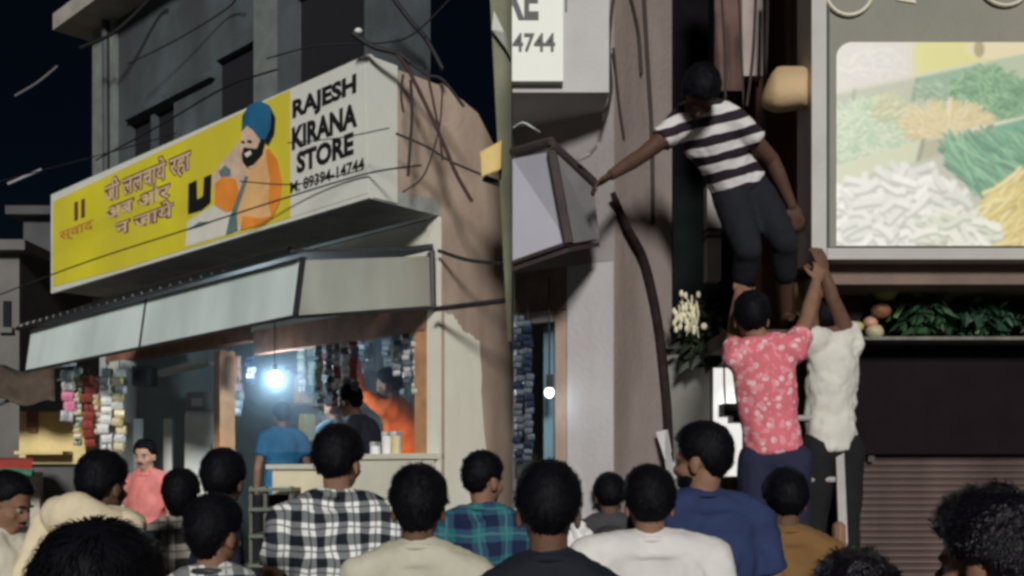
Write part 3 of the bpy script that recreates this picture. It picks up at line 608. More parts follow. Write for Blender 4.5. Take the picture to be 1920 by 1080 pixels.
# cables in the gap, and a dark band for a cast shadow
gC = 'cables hanging down the alley side wall'
def swall(px, py, off=.03): return hit(px, py, Q(-off, 0, 0), uR)
cable('shadow_band', [swall(1149, 362, .03), swall(1172, 420, .04), swall(1206, 490, .03), swall(1230, 590, .03), swall(1243, 690, .03), swall(1252, 800, .03), swall(1255, 960, .03)], [.014+.014*min(1, i/24) for i in range(85)], mat('maroon_black_shadow', (.03, .021, .02), .95, .3, 20, .3, spec=.03), 'dark band for the shadow of arm and light box, diagonal on the mauve side wall', cat='cable')  # dark tube laid on the wall as the shadow of arm and light box
HC = mat('brown_cable', (.035, .025, .022), .7, .2)
for i, (pts, r0, lb) in enumerate((([(1152, -20), (1142, 80), (1146, 170), (1130, 220)], .008, 'thin cable curling left on the wall edge near the balcony block'), ([(1150, 90), (1160, 190), (1170, 260)], .007, 'short cable running down the mauve wall top'),
        ([(1178, -20), (1196, 60), (1202, 140)], .010, 'cable bowed across the top of the mauve wall'), ([(1206, -20), (1214, 120), (1222, 260), (1224, 420)], .012, 'long vertical cable near the far edge of the mauve wall'))):
    cable('wall_cable', [swall(x, y, .015) for x, y in pts], r0, HC, lb, group=gC)
for x0, x1, y1, D_, r0, lb in ((1418, 1400, 200, 5.9, .009, 'dark cable crossing the pale strip in the alley'), (1384, 1396, 330, 6.0, .007, 'cable hanging left of the pale strip'), (1440, 1424, 300, 6.1, .012, 'thick brown cable right of the pale strip'), (1352, 1360, 190, 6.1, .008, 'thin grey cable above the climbing man')):
    cable('alley_cable', [P(x0, -30, D_), P((x0+x1)/2+3, y1/2, D_), P(x1, y1, D_)], r0, HC, lb, group='cables hanging in the alley')
gp_ = MB(); pts_ = [swall(1230, 810, .05), swall(1248, 806, .07), swall(1256, 850, .05), swall(1268, 895, .06), swall(1252, 900, .05), swall(1246, 860, .08)]
cp = thing('crumpled_paper', 'crumpled white paper stuck to the side wall behind the blue shirt man', 'paper', pts_[0])
part('sheet', MB().prism(pts_, V((.015, .02, 0))), PLAST, cp)
wc = thing('crumpled_bag', 'crumpled white plastic bag behind the heads near the bottom middle', 'bag', P(1085, 1060, 3.6)); mb = MB().ell((0, 0, 0), (.05, .04, .10), 22, 16)
mb.v = [P(1086, 1035, 3.7)+v_*(1+.5*noise.noise(v_*28)) for v_ in mb.v]; part('body', mb, PLAST, wc); part('knot', MB().ell(P(1070, 1008, 3.7), (.02, .02, .03), 8, 6), PLAST, wc)
# big food sign
fs = thing('food_signboard', 'big framed signboard with a picture of noodles and vegetables over the shutter', 'signboard', P(1800, 485, 5.0))
OLV = mat('olive_grey_frame', (.21, .205, .17), .6, .12, 2.2, .12, 20)
OLE = mat('pale_grey_frame_edge', (.40, .39, .37), .5, .1, 3, .08)
part('board', yq(1552, -170, 2200, 463, 5.0, 5.2), OLV, fs)
part('frame_edge', yq(1522, -170, 1550, 486, 4.97, 5.22), OLE, fs); part('frame_edge', yq(1551, 465, 2200, 486, 4.97, 5.22), OLE, fs)
part('frame_trim', yq(1552.5, -170, 1556, 463, 4.985, 4.998), mat('dark_trim', (.09, .09, .08), .6), fs)
NX, NZ = 408, 254; x0p, x1p, y0p, y1p = 1568, 2180, 79, 461
import numpy as np
IMG = np.zeros((NZ+1, NX+1, 3)); GX, GY = np.meshgrid(np.linspace(x0p, x1p, NX+1), np.linspace(y0p, y1p, NZ+1))
rg = random.Random(11)
def put(mask, c): IMG[mask > .02] = (IMG*(1-mask[..., None])+np.array(c)*mask[..., None])[mask > .02]
def sstep(a, b, x): t = np.clip((x-a)/(b-a), 0, 1); return t*t*(3-2*t)
def polym(pts):
    """soft mask of a convex polygon given clockwise in picture pixels"""
    m = np.ones_like(GX)
    for (xa, ya), (xb, yb) in zip(pts, pts[1:]+pts[:1]):
        d = ((xb-xa)*(GY-ya)-(yb-ya)*(GX-xa))/math.hypot(xb-xa, yb-ya); m = np.minimum(m, sstep(-1.5, 1.5, d))
    return m
def ellm(cx, cy, rx, ry, soft=.15): return 1-sstep(1-soft, 1+soft, np.hypot((GX-cx)/rx, (GY-cy)/ry))
def stroke(x, y, ang, ln, wd, c, bend=0.):
    """one strand: a bent line with a lighter core"""
    xa0, ya0 = x-ln, y-ln; i0 = max(0, int((x-ln-wd-x0p)/(x1p-x0p)*NX)); i1 = min(NX+1, int((x+ln+wd-x0p)/(x1p-x0p)*NX)+2)
    j0 = max(0, int((y-ln-wd-y0p)/(y1p-y0p)*NZ)); j1 = min(NZ+1, int((y+ln+wd-y0p)/(y1p-y0p)*NZ)+2)
    if i1 <= i0 or j1 <= j0: return
    X, Y = GX[j0:j1, i0:i1]-x, GY[j0:j1, i0:i1]-y; a = X*math.cos(ang)+Y*math.sin(ang); b = -X*math.sin(ang)+Y*math.cos(ang)-bend*(a/ln)**2*ln
    m = (1-sstep(wd*.7, wd*1.15, np.abs(b)))*(1-sstep(ln*.85, ln, np.abs(a))); sub_ = IMG[j0:j1, i0:i1]
    sub_[:] = sub_*(1-m[..., None])+np.array(c)*m[..., None]
def pile(cx, cy, rx, ry, cnt, ln, wd, ang, spread, ca_, cb_, dark, bend=.3, radial=False, lim=None):
    for _ in range(cnt):
        r = rg.random()**.5; t = rg.random()*6.283; x, y = cx+rx*r*math.cos(t), cy+ry*r*math.sin(t)
        if lim and not lim(x, y): continue
        a = (math.atan2(y-cy-ry*.8, x-cx) if radial else ang)+rg.gauss(0, spread); k = rg.random(); c = lerp(ca_, cb_, k)
        l_ = ln*rg.uniform(.6, 1.3); bd = rg.uniform(-bend, bend)
        stroke(x+.5, y+wd*.9, a, l_, wd, lerp(c, dark, .75), bd); stroke(x, y, a, l_, wd, c, bd)
put(np.ones_like(GX), (.60, .57, .55))
put(sstep(1695, 1730, GX), (.60, .58, .20)); put(ellm(1870, 92, 60, 20), (.66, .58, .36)); put(ellm(1890, 150, 70, 36), (.62, .55, .22)); put(ellm(1985, 140, 60, 50), (.62, .50, .16))
put(ellm(1836, 92, 10, 16), (.30, .26, .12))
pile(1635, 120, 60, 30, 60, 12, 3, 0, 1.5, (.62, .60, .58), (.68, .66, .62), (.52, .50, .48))
put(polym([(1540, 178), (1718, 142), (1850, 112), (2200, 60), (2200, 330), (1540, 330)]), (.36, .44, .30))
put(polym([(1540, 182), (1718, 146), (1718, 176), (1540, 216)]), (.40, .42, .33)); put(polym([(1722, 145), (1842, 118), (1842, 152), (1722, 176)]), (.19, .34, .22)); put(polym([(1540, 178), (1850, 113), (1850, 118), (1540, 184)]), (.52, .53, .42))
put(polym([(1826, 122), (1838, 118), (1848, 158), (1826, 160)]), (.10, .15, .07)); put(polym([(1600, 168), (1606, 166), (1598, 212), (1588, 212)]), (.28, .32, .24)); put(polym([(1717, 146), (1724, 145), (1716, 190), (1708, 190)]), (.16, .25, .16))
pile(1640, 250, 90, 62, 520, 15, 2.0, .5, .9, (.36, .52, .36), (.64, .68, .52), (.16, .30, .18))
pile(1760, 172, 46, 16, 130, 10, 1.6, -.2, .6, (.12, .26, .15), (.42, .54, .40), (.05, .12, .07))
pile(1852, 172, 62, 46, 560, 13, 1.6, .6, .9, (.04, .22, .09), (.30, .52, .28), (.015, .07, .03)); pile(1925, 190, 40, 42, 240, 9, 1.8, .6, 1.2, (.03, .20, .08), (.26, .48, .26), (.01, .06, .03))
pile(1668, 200, 28, 24, 60, 9, 3.6, -.9, .5, (.44, .46, .26), (.60, .60, .40), (.26, .30, .15))
pile(1775, 232, 80, 34, 420, 17, 1.9, 0, .3, (.58, .46, .20), (.70, .62, .42), (.36, .28, .10), radial=True)
put(polym([(1540, 318), (1730, 262), (1730, 300), (1540, 352)]), (.52, .55, .38)); put(polym([(1730, 262), (1852, 235), (1852, 262), (1730, 302)]), (.36, .36, .24)); put(polym([(1862, 232), (2200, 170), (2200, 215), (1862, 270)]), (.10, .32, .19)); put(polym([(1540, 314), (1855, 232), (2200, 160), (2200, 166), (1855, 239), (1540, 321)]), (.62, .62, .46))
put(polym([(1850, 236), (1864, 232), (1850, 275), (1838, 275)]), (.09, .15, .08)); put(polym([(1727, 262), (1736, 260), (1726, 306), (1716, 306)]), (.22, .24, .15))
put(polym([(1540, 352), (1730, 300), (1850, 262), (2200, 205), (2200, 480), (1540, 480)]), (.42, .44, .36))
pile(1660, 400, 150, 95, 330, 26, 6.5, .2, .8, (.60, .61, .58), (.78, .78, .76), (.34, .35, .31), .25, lim=lambda x, y: y > 350-(x-1568)*.24 and x < 1840)
pile(1850, 305, 80, 42, 330, 34, 2.6, .75, .22, (.03, .20, .11), (.22, .48, .28), (.008, .06, .04), .2, lim=lambda x, y: x > 1775+(y-270)*.4)
pile(2000, 300, 110, 60, 300, 30, 2.6, .7, .3, (.03, .20, .11), (.22, .48, .28), (.008, .06, .04), .2)
pile(1905, 405, 70, 70, 300, 30, 3.2, -.65, .3, (.58, .46, .12), (.74, .66, .32), (.34, .24, .05), .15, lim=lambda x, y: x > 1850+(400-y)*.25)
pile(1800, 435, 70, 34, 90, 24, 5.5, .35, .5, (.56, .58, .48), (.76, .76, .70), (.28, .32, .22), .3); pile(2090, 400, 90, 80, 160, 26, 6, .3, .8, (.60, .61, .58), (.78, .78, .76), (.34, .35, .31), .25)
for _ in range(2):
    Pd = np.pad(IMG, ((1, 1), (1, 1), (0, 0)), mode='edge'); IMG = sum(Pd[dj:dj+NZ+1, di:di+NX+1] for dj in range(3) for di in range(3))/9
IMG = IMG*.88+.12*np.array((.80, .80, .74))
pic = bpy.data.meshes.new('picture'); vs_, fc_, cl_ = [], [], []
og = world_loc(fs)
for j in range(NZ+1):
    for i in range(NX+1):
        fx, fy = i/NX, j/NZ; x = x0p+(x1p-x0p)*fx; y = y0p+(y1p-y0p)*fy
        cx, cy = x, y                                   # rounded left corners
        for ky in (y0p+30,):
            if x < x0p+30 and y < ky:
                dx, dy = x-(x0p+30), y-ky; m_ = max(abs(dx), abs(dy)); l_ = math.hypot(dx, dy)
                if l_ > 0: cx, cy = x0p+30+dx*m_/l_, ky+dy*m_/l_
        vs_.append(P(cx, cy, 4.993)-og); cl_.append(tuple(float(q) for q in IMG[j, i]))
for j in range(NZ):
    for i in range(NX): k = j*(NX+1)+i; fc_.append((k, k+NX+1, k+NX+2, k+1))
pic.from_pydata(vs_, [], fc_); ca = pic.color_attributes.new('print', 'FLOAT_COLOR', 'POINT')
for i, c in enumerate(cl_): ca.data[i].color = (*c, 1)
pm = bpy.data.materials.new('printed_picture'); pm.use_nodes = True; N_, K_, B_ = nodes_of(pm); at_ = N_.new('ShaderNodeVertexColor'); at_.layer_name = 'print'
K_.new(at_.outputs[0], B_.inputs['Base Color']); K_.new(at_.outputs[0], B_.inputs['Emission Color']); B_.inputs['Emission Strength'].default_value = .16; B_.inputs['Roughness'].default_value = .35; pic.materials.append(pm)
po = bpy.data.objects.new('picture', pic); COL.objects.link(po); po.parent = fs
CRL = mat('cream_letter', (.62, .58, .46), .5, .05)
def ring_(cx, cy, rx, ry):
    pts = [P(cx+rx*math.cos(a), cy+ry*math.sin(a), 4.985) for a in [i*2*math.pi/28 for i in range(29)]]; return MB().tube(pts, .010, 6)
part('letter', ring_(1592, -18, 44, 46), CRL, fs); part('letter', ring_(1885, -42, 50, 52), CRL, fs)
part('letter', MB().prism([P(1680, -10, 4.992), P(1716, -2, 4.992), P(1718, 6, 4.992), P(1682, 0, 4.992)], V((0, .006, 0))), CRL, fs)
# beam, produce shelf and shutter
sh = thing('shutter_shop', 'closed shop with dark brown rolling shutter below the food sign', 'shop', P(1800, 880, 5.5))
part('beam', yq(1558, 498, 2200, 533, 5.1, 5.6), mat('mauve_brown_beam', (.17, .12, .10), .8, .25, 4, .2), sh)
part('upper_wall', yq(1524, -400, 2200, 497, 5.26, 5.6), BRW, sh)
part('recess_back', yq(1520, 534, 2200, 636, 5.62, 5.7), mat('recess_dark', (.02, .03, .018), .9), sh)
part('shelf_edge', yq(1606, 631, 2200, 637, 5.2, 5.61), mat('pale_shelf_edge', (.13, .13, .11), .6, .3, 14), sh)
part('shutter_box', yq(1592, 639, 2200, 851, 5.42, 5.7), mat('shutter_box_brown', (.010, .006, .008), .8, .2, spec=.08), sh)
part('jamb', yq(1584, 639, 1591, 1440, 5.30, 5.7), DARKM, sh)
SLM = mat('shutter_slat', (.17, .125, .115), .36, .3, 3, .08, metal=.5)
zt = P(0, 853, 5.5).z; pitch = .0355; k = 0; xl, xr = P(1593, 0, 5.5).x, P(2200, 0, 5.5).x
prof = [(0, 0), (-.012, .006), (-.016, .014), (-.010, .022), (0, .028), (.002, .034)]
mbs = MB().loft([[V((x_, yy, -zz)) for yy, zz in prof]+[V((x_, .012, -.034)), V((x_, .012, 0))] for x_ in (0, xr-xl)])
sme = mbs.mesh('slat', SLM)
while zt-k*pitch > .05:
    o = bpy.data.objects.new('slat', sme); COL.objects.link(o); o.parent = sh; o.location = V((xl, 5.5+random.uniform(-.0015, .0015), zt-k*pitch))-world_loc(sh); k += 1
part('lock', yq(1628, 850, 1640, 866, 5.45, 5.47), DARKM, sh)
gV = 'heaps of produce on the shelf above the shutter'
def bunch(name, px, py, ext, cnt, size, m, lb, stemc=None):
    t = thing(name, lb, 'vegetables', P(px, py+20, 5.4), gV)
    o = part('leaves', leaves(P(px, py, 5.42), ext, cnt, size), m, t, fix=False); o['kind'] = 'stuff'
    part('stalks', MB().tube([P(px-12, py+30, 5.4), P(px, py+10, 5.38), P(px+12, py-8, 5.4)], [.012, .014, .008], 6), mat('pale_stalk', (.16, .26, .12), .6), t)
bunch('leafy_greens', 1735, 585, (.14, .12, .09), 260, .09, LEAF2, 'big bright green leaf bunch in the middle of the produce shelf')
bunch('leafy_greens', 1842, 595, (.17, .12, .09), 300, .07, mat('blue_green_leaf', (.022, .06, .034), .5, .4, 12, .1), 'dark feathery greens at the right of the produce shelf')
bunch('leafy_greens', 1950, 590, (.16, .12, .09), 200, .08, LEAF, 'shadowy leaf heap at the right end of the produce shelf')
bunch('leafy_greens', 1690, 565, (.08, .1, .07), 120, .06, LEAF, 'small dark leaf heap beside the orange brown roots')
for px_, py_, r0, m_, nm, lb in ((1632, 605, .035, mat('pink_radish', (.42, .22, .16), .5, .2), 'radish', 'pink round radish on the produce shelf'), (1652, 582, .05, mat('brown_root', (.16, .07, .035), .6, .3), 'root_vegetable', 'orange brown round root behind the pink radish'),
      (1640, 622, .045, mat('pale_gourd', (.36, .32, .20), .5, .2), 'gourd', 'pale buff gourd under the pink radish'), (1608, 612, .03, mat('yellow_lime', (.36, .34, .12), .5, .2), 'lime', 'yellow green lime at the left end of the shelf'), (1662, 545, .06, mat('yellow_cabbage', (.24, .22, .07), .6, .3), 'cabbage', 'yellow green cabbage under the beam')):
    t = thing(nm, lb, 'vegetable', P(px_, py_, 5.36), gV); mb = MB().ell((0, 0, 0), (r0*1.1, r0, r0*.9), 16, 10)
    mb.v = [P(px_, py_, 5.36)+v_*(1+.12*noise.noise(v_*30)) for v_ in mb.v]; part('flesh', mb, m_, t, smooth=True); part('stem', MB().tube([P(px_, py_, 5.36)+V((0, 0, r0*.8)), P(px_, py_, 5.36)+V((.01, 0, r0*1.2))], .005), LEAF, t)
dk = thing('dark_sack', 'dark bulging sack at the left end of the produce shelf', 'sack', P(1590, 570, 5.5)); mb = MB().ell((0, 0, 0), (.11, .09, .11), 18, 12)
mb.v = [P(1588, 572, 5.5)+v_*(1+.25*noise.noise(v_*14)) for v_ in mb.v]; part('body', mb, mat('dark_sacking', (.025, .016, .016), .9), dk, smooth=True); part('tie', MB().ell(P(1598, 536, 5.45), (.03, .03, .02)), DARKM, dk)
yp = tag(yq(1490, 530, 1508, 605, 5.56, 5.6).build('yellow_plate', mat('dull_yellow', (.36, .28, .12), .7), None, bevel=.004), 'dull yellow plate in the gap between the two raised arms', 'plate')
# ladder
ld_ = thing('ladder', 'grey metal ladder under the men in pink and white', 'ladder', P(1510, 1300, 4.9))
LM = mat('ladder_grey', (.33, .31, .31), .55, .2, 6, .1)
def lad(px, z): return V(((px-960)/F*4.9, 4.72+.12*z, z))
for px_ in (1448, 1577): part('rail', MB().hexa([lad(px_-10, 0), lad(px_+10, 0), lad(px_+7, 2.0), lad(px_-7, 2.0)], [lad(px_-10, 0)+V((0, .03, 0)), lad(px_+10, 0)+V((0, .03, 0)), lad(px_+7, 2.0)+V((0, .03, 0)), lad(px_-7, 2.0)+V((0, .03, 0))]), LM, ld_)
for i in range(6): z_ = .3+.3*i; part('rung', MB().tube([lad(1458, z_)+V((0, .015, 0)), lad(1567, z_)+V((0, .015, 0))], .015), LM, ld_)
fp = tag(MB().tube([P(1574, 1100, 4.6), P(1573, 985, 4.6), P(1573, 978, 4.6)], [.03, .03, .012], 10).build('dark_post', BRN, None), 'dark rounded post top in front of the ladder rail', 'post')
# seam: edge of the neighbouring signboard and the yellow lamp box
se = thing('sign_edge_post', 'narrow olive post of a neighbouring sign at the end of the tan wall', 'post', P(950, 500, 6.2))
part('post', MB().hexa([P(952, 640, 6.2), P(959.5, 640, 6.2), P(959.5, -60, 6.2), P(916, -60, 6.2)], [P(952, 640, 6.3), P(959.5, 640, 6.3), P(959.5, -60, 6.3), P(916, -60, 6.3)]), mat('olive_post', (.16, .165, .11), .7, .3, 3, .2), se)
part('torn_flap', MB().prism([P(926, 20, 6.15), P(945, 60, 6.1), P(956, 105, 6.15), P(948, 90, 6.15), P(922, 55, 6.15)], V((.01, .03, 0))), WHITE, se)
part('bracket', MB().box((P(955, 0, 6.31).x, 6.301, 2.4), (P(959, 0, 6.31).x, 7.3, 2.46)), DARKM, se)
yb = thing('yellow_hood', 'small yellow hood on the olive post above the tan wall', 'hood', P(920, 335, 6.3))
part('cover', MB().hexa([P(902, 333, 6.1), P(940, 318, 6.1), P(942, 262, 6.1), P(899, 285, 6.1)], [P(910, 326, 6.4), P(944, 314, 6.4), P(945, 260, 6.4), P(908, 282, 6.4)]), mat('yellow_hood_paint', (.62, .46, .16), .6, .1, 5, .1), yb, bevel=.01)
part('bracket', MB().tube([P(906, 336, 6.2), P(950, 350, 6.25)], .015), DARKM, yb)
# ================================================================ wires across the left half
gW = 'thin wires strung in front of the store'
def wire(pts, D0, D1, lb, r0=.006, m=CABLE, grp=gW):
    n_ = len(pts)-1; cable('overhead_wire', [P(x, y, D0+(D1-D0)*i/n_) for i, (x, y) in enumerate(pts)], r0, m, lb, group=grp)
wire([(-20, 560), (160, 492), (345, 432), (545, 368), (690, 325), (790, 310)], 8.5, 6.0, 'wire crossing the lower part of the yellow panel')
wire([(-20, 345), (190, 290), (330, 250)], 9, 7, 'wire in front of the upper windows', .005)
wire([(180, 300), (300, 235), (420, 165), (520, 130)], 9.8, 7.2, 'double wire below the upper storey door', .008)
wire([(150, 90), (215, 60), (280, 0), (300, -20)], 9.9, 9.4, 'dark thick cable along the edge of the roof slab', .018)
wire([(240, 120), (330, 75), (420, 20), (450, -10)], 9.5, 8.5, 'thin wire below the roof slab', .007)
wire([(500, 110), (600, 85), (720, 80), (780, 60), (860, -20)], 7.2, 6.6, 'wire climbing over the top of the white panel', .006)
wire([(725, -20), (770, 40), (800, 75), (830, 130)], 6.9, 6.8, 'thick black cable coming down beside the upper wall', .016)
wire([(540, 268), (640, 258), (730, 240)], 6.3, 6.2, 'thin wire in front of the big black lettering', .004)
wire([(450, 340), (560, 345), (680, 318)], 6.4, 6.2, 'thin wire across the painted orange coat', .004)
wire([(822, 470), (880, 488), (955, 495)], 6.9, 6.6, 'cable drooping across the tan side wall', .012)
wire([(812, 580), (880, 572), (958, 562)], 6.8, 6.5, 'black cable along the lower edge of the awning end', .018)
LW = mat('pale_wire', (.30, .30, .32), .5)
wire([(15, 345), (45, 332), (78, 318)], 20, 20, 'pale lit wire in the night sky, lower one', .03, LW, 'pale wires in the night sky'); wire([(28, 180), (70, 155), (108, 124)], 20, 20, 'pale lit wire in the night sky, upper one', .025, mat('dim_wire', (.12, .11, .12), .6), 'pale wires in the night sky')
gT = 'tangled cables on the tan balcony side'
DMR = mat('maroon_cable', (.05, .02, .02), .7, .2)
for pts, r0, lb in (([(742, 100), (765, 130), (800, 200), (830, 265), (855, 325), (885, 378)], 0.013, 'thick maroon cable slanting down the tan balcony side'), ([(760, 110), (800, 140), (830, 150), (870, 200)], 0.011, 'cable bundle at the top of the tan balcony side'),
      ([(830, 160), (825, 230), (810, 290), (790, 335), (755, 360)], 0.006, 'cable looping left down the tan balcony side'), ([(742, 250), (800, 275), (850, 305), (935, 340)], .008, 'thin cable crossing the tan wall towards the yellow hood'),
      ([(770, 150), (772, 220), (765, 330)], .010, 'vertical cable on the tan balcony side'), ([(756, 140), (752, 175), (756, 210)], 0.008, 'short cable end on the tan balcony side'), ([(660, 62), (700, 88), (745, 100), (770, 118)], 0.018, 'black cable clump above the corner of the white panel'), ([(800, 130), (822, 240), (830, 300)], .008, 'straight cable beside the thick maroon one')):
    cable('tangled_cable', [P(x, y, 6.45+.0008*(x-740)) for x, y in pts], r0, DMR if 'maroon' in lb else CABLE, lb, group=gT)
il = thing('insulator', 'small white insulator at the cable clump over the white panel', 'insulator', P(672, 58, 6.4)); part('cap', MB().ell(P(672, 58, 6.4), (.025, .02, .018)), WHITE, il); part('pin', MB().tube([P(676, 62, 6.4), P(682, 76, 6.42)], .008), DARKM, il)
# ================================================================ people
DISP = bpy.data.textures.new('cloth_folds', 'CLOUDS'); DISP.noise_scale = .16; DISP.noise_type = 'HARD_NOISE'; DISP.noise_depth = 2
def live(o, voxel, smooth=5, folds=0):
    m = o.modifiers.new('remesh', 'REMESH'); m.mode = 'VOXEL'; m.voxel_size = voxel; m.use_smooth_shade = True
    s = o.modifiers.new('smooth', 'SMOOTH'); s.iterations = smooth; s.factor = .5
    if folds:
        d = o.modifiers.new('folds', 'DISPLACE'); d.texture = DISP; d.strength = folds; d.mid_level = .38; d.texture_coords = 'LOCAL'
    for p in o.data.polygons: p.use_smooth = True
def capsule(mb, pts, rs, seg=12):
    mb.tube(pts, rs, seg)
    for p, r in zip(pts, rs): mb.ell(p, (r, r, r), seg, 8)
def torso(mb, J, s, e, hem, top):
    pel, nb = J['pelvis'], J['neck']; up = (nb-pel).normalized(); lat = (J['shR']-J['shL']); lat = (lat-up*lat.dot(up)).normalized(); fw = up.cross(lat)
    H = nb-pel; rings = []
    prof = [(-.16, .155, .108), (0, .160, .115), (.3, .146, .105), (.62, .168, .115), (.86, .165, .100), (.96, .125, .082), (1.02, .07, .066)]
    prof = [(hem, .165, .118)]+[q for q in prof if q[0] > hem and q[0] <= top]
    wd = J.get('girth', 1)
    for t, rx, ry in prof:
        c = pel+H*t; rings.append([c+lat*((rx*wd+e)*s*math.cos(a))+fw*((ry*wd+e)*s*math.sin(a)) for a in [i*2*math.pi/18 for i in range(18)]])
    mb.loft(rings)
    for k_ in ('L', 'R'):
        sh_ = J['sh'+k_]; capsule(mb, [sh_, sh_+(nb-sh_)*.55+up*.012*s, nb+up*.015*s-lat*(0)], [(.056+e)*s, (.056+e)*s, (.05+e*.6)*s])
    return up, lat, fw
def hand(mb, wr, d, side, palm, s, curl=.35):
    d = d.normalized(); pn = (palm-d*palm.dot(d)).normalized(); sd_ = d.cross(pn)*side
    M = Matrix((sd_, pn, d)).transposed(); mb.ell(wr+d*.045*s, (.040*s, .017*s, .052*s), 12, 8, M)
    for i, (off, ln) in enumerate(((-.030, .062), (-.010, .074), (.010, .078), (.030, .070))):
        p = wr+d*.085*s+sd_*off*s; dr = d.copy(); pts = [wr+d*.05*s+sd_*off*.8*s, p]
        for q in range(3):
            dr = (dr+pn*curl*(q+1)*.5).normalized(); p = p+dr*ln*s*(.42, .33, .25)[q]; pts.append(p)
        mb.tube(pts, [.010*s, .0095*s, .009*s, .0085*s, .007*s], 8)
    p = wr+d*.02*s+sd_*.034*s; q = p+(d*.5+sd_*.75+pn*.2).normalized()*.042*s; mb.tube([p, q, q+(d*.8+sd_*.3+pn*.4).normalized()*.032*s], [.013*s, .011*s, .009*s], 8)
def hair_mb(c, B, s, thick=.015, seed=0, messy=1.0, top=1.0, long=0.0, tufts=800):
    rnd = random.Random(seed); mb = MB(); me = bmesh.new(); bmesh.ops.create_icosphere(me, subdivisions=4, radius=1)
    rx, ry, rz = .075, .094, .084; cc = V((0, -.012, .03))
    def mask(d):
        az = abs(math.degrees(math.atan2(d.x, d.y)))
        for a0, a1, z0, z1 in ((0, 45, .48, .42), (45, 75, .42, -.30), (75, 100, -.30, -.22), (100, 125, -.22, -.95), (125, 181, -.95, -1.02)):
            if az < a1: th = z0+(z1-z0)*(az-a0)/(a1-a0); break
        return ss(th-.07, th+.07, d.z+.05*noise.noise(d*7+V((seed, 0, 0)))), az
    def surf(d, extra=0):
        m_, az = mask(d); back = ss(100, 140, az)
        zz = d.z*rz*(1+(.22+long)*back*ss(0, -.8, d.z)); yy = d.y*ry
        t = thick*(1+(.75*top)*ss(.1, .9, d.z))*(1-.55*ss(-.4, -1, d.z))
        t += messy*(.005*noise.noise(d*4.5+V((seed*3.1, 1, 0)))+.0028*noise.noise(V((d.x*14, d.y*14, d.z*5+seed))))
        k = m_*t-(1-m_)*.012+extra
        nd = V((d.x*rx, yy, zz)); return cc+nd+V((d.x, d.y, d.z*.9)).normalized()*k, m_
    me.verts.ensure_lookup_table(); vs = []; dirs = []
    for v_ in me.verts:
        d = v_.co.normalized(); p, m_ = surf(d); dirs.append((d, m_)); vs.append(c+(B @ p)*s)
    mb.add(vs, [tuple(x.index for x in f.verts) for f in me.faces]); me.free()
    good = [d for d, m_ in dirs if m_ > .75]; crown = V((.1, -.45, .9)).normalized()
    for _ in range(tufts):
        d = rnd.choice(good); d = (d+V((rnd.gauss(0, .03), rnd.gauss(0, .03), rnd.gauss(0, .03)))).normalized()
        fl = (d-crown*d.dot(crown)*1.0); fl = (fl-d*fl.dot(d)); fl = (fl.normalized() if fl.length > .05 else V((rnd.gauss(0, 1), rnd.gauss(0, 1), 0)).normalized())
        fl = (fl+V((rnd.gauss(0, .25), rnd.gauss(0, .25), rnd.gauss(0, .15)))*messy).normalized(); ln = rnd.uniform(.18, .4); sdv = d.cross(fl).normalized()*.022
        pts = []
        for q, ex in ((0, -.002), (.5, .003+.003*messy*rnd.random()), (1, .001+.008*messy*rnd.random())):
            dd = (d+fl*ln*q).normalized(); p, m_ = surf(dd, ex)
            if m_ < .4: break
            pts.append((p, sdv*(1-q*.8)*.08))
        if len(pts) == 3:
            A = [c+(B @ (p-w_))*s for p, w_ in pts]; C_ = [c+(B @ (p+w_))*s for p, w_ in pts]
            mb.add([A[0], C_[0], C_[1], A[1], pts and c+(B @ pts[2][0])*s], [(0, 1, 2, 3), (3, 2, 4)])
    return mb
